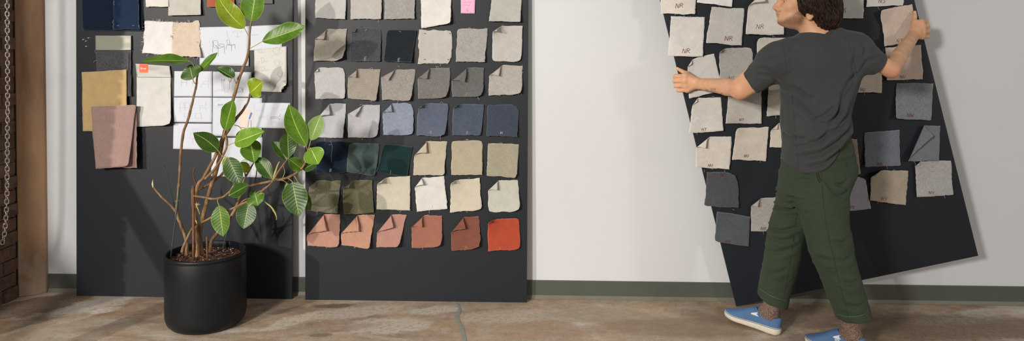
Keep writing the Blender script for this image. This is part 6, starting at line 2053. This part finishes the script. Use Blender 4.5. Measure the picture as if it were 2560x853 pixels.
def shoe(heel, toe, up, side, ankle, sock_top, name_label, flip=1):
    """heel, toe: world points of the sole's underside; side: unit vector to the visible side"""
    ax = toe - heel; Ls = np.linalg.norm(ax); ax = ax / Ls
    up = up - ax * (up @ ax); up /= np.linalg.norm(up)
    sd = np.cross(up, ax)
    if sd @ side < 0: sd = -sd
    pt = lambda f, s, u: heel + ax * f * Ls + sd * s + up * u
    ts = np.array([0, .02, .06, .14, .26, .40, .55, .68, .78, .87, .94, .98, 1.0])
    ws = np.array([.010, .022, .031, .035, .0345, .035, .041, .047, .0475, .042, .031, .018, .004]) * 1.02
    T = np.linspace(0, 1, 49)
    T = .5 - .5 * np.cos(np.pi * T)
    Wd = np.interp(T, ts, ws)
    curve = lambda t: .005 * np.clip((t - .72) / .28, 0, 1) ** 2 + .002 * np.clip((.1 - t) / .1, 0, 1)
    so = np.interp(T, [0, .12, .5, .8, 1], [.034, .034, .029, .025, .026])
    out = [(t, w) for t, w in zip(T, Wd)] + [(t, -w) for t, w in zip(T[::-1][1:-1], Wd[::-1][1:-1])]
    n = len(out)
    # sole: side wall with rounded edges
    mb = MB()
    lay = [(0, -.003), (.004, 0), (.5, .0012), (.88, .0008), (1.0, -.0015)]
    vs, fs = [], []
    for z, gr in lay:
        for t, w in out:
            hgt = np.interp(t, T, so)
            vs.append(pt(t + (gr / Ls) * (1 if t > .5 else -1) * (1 if (t < .03 or t > .97) else 0), w + gr * np.sign(w), curve(t) + (hgt * z if z != .004 else .0035)))
    for i in range(len(lay) - 1):
        for k in range(n): fs.append((i * n + k, i * n + (k + 1) % n, (i + 1) * n + (k + 1) % n, (i + 1) * n + k))
    fs.append(tuple(range(n - 1, -1, -1))); fs.append(tuple((len(lay) - 1) * n + k for k in range(n)))
    mb.add(vs, fs)
    # upper
    hz = lambda t: np.interp(t, [0, .03, .10, .25, .38, .45, .54, .64, .74, .84, .93, 1.0], [.072, .079, .078, .070, .078, .098, .085, .069, .055, .043, .034, .027])
    ub = MB(); vs, fs = [], []
    m = 16
    hs = np.array([float(hz(t)) for t in T])
    for _ in range(3): hs[1:-1] = (hs[:-2] + 2 * hs[1:-1] + hs[2:]) / 4
    for j, t in enumerate(T):
        w = Wd[j] * .965; z0 = so[j] * .93 + curve(t)
        top = hs[j] + curve(t) * .8
        opening = np.clip(1 - abs(t - .24) / .24, 0, 1)
        for k in range(m + 1):
            g = math.pi * k / m
            c, s = math.cos(g), math.sin(g)
            ex = 2 / (2.6 + 1.2 * opening)
            vs.append(pt(.004 + t * .992, w * np.sign(c) * abs(c) ** ex * (1 - .10 * opening * s), z0 + (top - z0) * abs(s) ** ex))
    for j in range(len(T) - 1):
        for k in range(m): fs.append((j * (m + 1) + k, (j + 1) * (m + 1) + k, (j + 1) * (m + 1) + k + 1, j * (m + 1) + k + 1))
    fs.append(tuple(range(m + 1))); e_ = (len(T) - 1) * (m + 1); fs.append(tuple(e_ + k for k in range(m, -1, -1)))
    ub.add(vs, fs)
    up_o = ub.build('shoe', M_CANVAS, body); up_o['label'] = name_label
    so_o = mb.build('sole', M_SOLE, up_o)
    sb = MB()
    P = [pt(t, w + .0016 * np.sign(w), np.interp(t, T, so) * .90 + curve(t)) for t, w in out]
    sb.tube(P + [P[0]], .0011, 5, cap=False)
    sb.build('sole_stripe', M_STRIPE, up_o)
    V_, F_ = np.array(ub.v), ub.f
    bv = BVHTree.FromPolygons([Vector(v) for v in V_], F_)
    # collar binding round the opening
    cb = MB(); rg = []
    for g in np.linspace(0, 2 * math.pi, 41):
        f, s = .235 + .225 * math.cos(g), .0305 * math.sin(g)
        hit_ = bv.ray_cast(Vector(pt(f, s, .2)), Vector(-up))
        z = np.array(hit_[0]) if hit_[0] is not None else pt(f, s, .07)
        rg.append(z + up * .0008)
    cb.tube(rg, .0026, 7, cap=False)
    cb.build('collar_binding', M_BIND, up_o)
    # elastic gores on both flanks: a wedge narrowing towards the toe
    for s in (1, -1):
        gb = MB(); ng = 8; gv, gf = [], []
        for i in range(ng + 1):
            a = i / ng
            f = .355 + .13 * a
            wdt = .0085 * (1 - .62 * a)
            for e in (-1, 1):
                zz = .069 - .004 * a + e * wdt + (.003 if e > 0 else 0) * (1 - a)
                hit_ = bv.ray_cast(Vector(pt(f, s * .09, zz)), Vector(-sd * s))
                gv.append((np.array(hit_[0]) if hit_[0] is not None else pt(f, s * .03, zz)) + sd * s * .0012 + up * .0003)
        for i in range(ng): gf.append((2 * i, 2 * i + 2, 2 * i + 3, 2 * i + 1))
        gb.add(gv, gf); gb.build('elastic_gore', M_GORE, up_o)
    # stitched panel lines
    lb = MB()
    for path_ in ([(.60, .082), (.62, .064), (.58, .048), (.52, .036)], [(.50, .058), (.40, .052), (.25, .050), (.10, .056), (.02, .060)], [(.16, .052), (.13, .042), (.11, .034)]):
        run = []
        for q in smooth_path([(a, b, 0) for a, b in path_], 6):
            hit_ = bv.ray_cast(Vector(pt(q[0], .09, q[1])), Vector(-sd))
            if hit_[0] is not None: run.append((np.array(hit_[0]) + sd * .0009, sd))
        if len(run) > 1: _rib(lb, run, .0007)
    lb.build('stitching', M_BIND, up_o)
    # sock
    SF = Field()
    ak = pt(.20, 0, .085)
    SF.u(sd_capsule(pt(.25, 0, .062), ak, .028, .034), 0)
    SF.u(sd_capsule(ak, sock_top, .036, .046), .02)
    SF.u(sd_capsule(pt(.37, 0, .074), pt(.26, 0, .105), .020, .029), .03)
    lo_, hi_ = np.minimum(ak, sock_top) - .09, np.maximum(ak, sock_top) + .09
    Vk, Qk = sdf_mesh(SF, lo_, hi_, .0045, nb=8)
    nk = normals(Vk, Qk)
    Vk = Vk + nk * (.0016 * np.sin(Vk[:, 2] * 620 + 3 * vnoise(Vk, 14, 5)) + .002 * vnoise(Vk, 40, 6))[:, None]
    so_k = obj_from('sock', Vk, Qk, M_SOCK, body)
    return pt, up_o, bv, sd


up0 = np.array([0, 0, 1.0])
hF = on_floor(1950, 838, .002); tF = at(1812, 786, 3.585)
pF, shF, bvF, sdF = shoe(hF, tF, up0 + np.array([.06, 0, 0]), np.array([-.5, -.8, 0]), AF, AF + (KF - AF) * .42, 'blue canvas slip-on shoe, front foot')
hN = on_floor(2163, 892, .002); tN = on_floor(2013, 853, .002)
pN, shN, bvN, sdN = shoe(hN, tN, up0, np.array([-.5, -.8, 0]), AN, AN + (KN - AN) * .42, 'blue canvas slip-on shoe, rear foot')
# small white side tag on the rear shoe
tb = MB(); vs = []
for f, z in ((.455, .060), (.385, .0605), (.385, .052), (.455, .0515)):
    h_ = bvN.ray_cast(Vector(pN(f, .09, z)), Vector(-sdN))
    vs.append((np.array(h_[0]) if h_[0] is not None else pN(f, .04, z)) + sdN * .0014)
tb.add(vs, [(0, 1, 2, 3)])
c_ = sum(np.array(v) for v in vs) / 4
tb.add([c_ + (np.array(v) - c_) * np.array([.62, .62, .45]) + sdN * .0005 for v in vs], [(0, 1, 2, 3)], 1)
tb.build('side_tag', [M_GORE, M_BIND], shN)
# ================================================================== light and camera
w = bpy.data.worlds.new('room_light'); scene.world = w; w.use_nodes = True
wt = w.node_tree
bg = wt.nodes['Background']
tcw = wt.nodes.new('ShaderNodeTexCoord')
dt = wt.nodes.new('ShaderNodeVectorMath'); dt.operation = 'DOT_PRODUCT'; dt.inputs[1].default_value = (.28, -.62, .73)
wt.links.new(tcw.outputs['Generated'], dt.inputs[0])
rw = wt.nodes.new('ShaderNodeValToRGB')
rw.color_ramp.elements[0].position = .0; rw.color_ramp.elements[0].color = (.13, .14, .15, 1)
rw.color_ramp.elements[1].position = 1.0; rw.color_ramp.elements[1].color = (.98, .97, .96, 1)
wt.links.new(dt.outputs['Value'], rw.inputs[0]); wt.links.new(rw.outputs[0], bg.inputs[0])
bg.inputs[1].default_value = .27


def spot(name, loc, target, energy, color, radius, size=70, blend=.5):
    l = bpy.data.lights.new(name, 'SPOT'); l.energy = energy; l.color = color; l.shadow_soft_size = radius
    l.spot_size = math.radians(size); l.spot_blend = blend
    o = bpy.data.objects.new(name, l); o.location = loc
    o.rotation_euler = (Vector(target) - Vector(loc)).to_track_quat('-Z', 'Y').to_euler()
    return link(o)


spot('key_lamp', (-7.6, -4.9, 3.5), (-1.9, 3.9, .9), 2350, (1.0, .905, .78), .09, 33, .7)
spot('soft_lamp', (-3.2, -2.4, 2.7), (.4, 3.8, 1.1), 1080, (1.0, .95, .865), .38, 75, .6)
spot('right_lamp', (5.2, -1.2, 2.4), (1.2, 3.7, 1.0), 195, (1.0, .92, .80), .2, 70, .5)

cam = bpy.data.cameras.new('camera')
co = bpy.data.objects.new('camera', cam); link(co)
cam.sensor_width = 36; cam.sensor_fit = 'HORIZONTAL'
cam.lens = FPX / 2560 * 36
co.location = (0, 0, CAM_H)
co.rotation_euler = (math.pi / 2 - PITCH, 0, 0)
cam.shift_y = -(426.5 - PPY) / 2560
cam.clip_start = .05; cam.clip_end = 60
scene.camera = co
vs_ = scene.view_settings
vs_.view_transform = 'Standard'; vs_.look = 'None'; vs_.gamma = 1; vs_.use_curve_mapping = False
vs_.exposure = 0.0
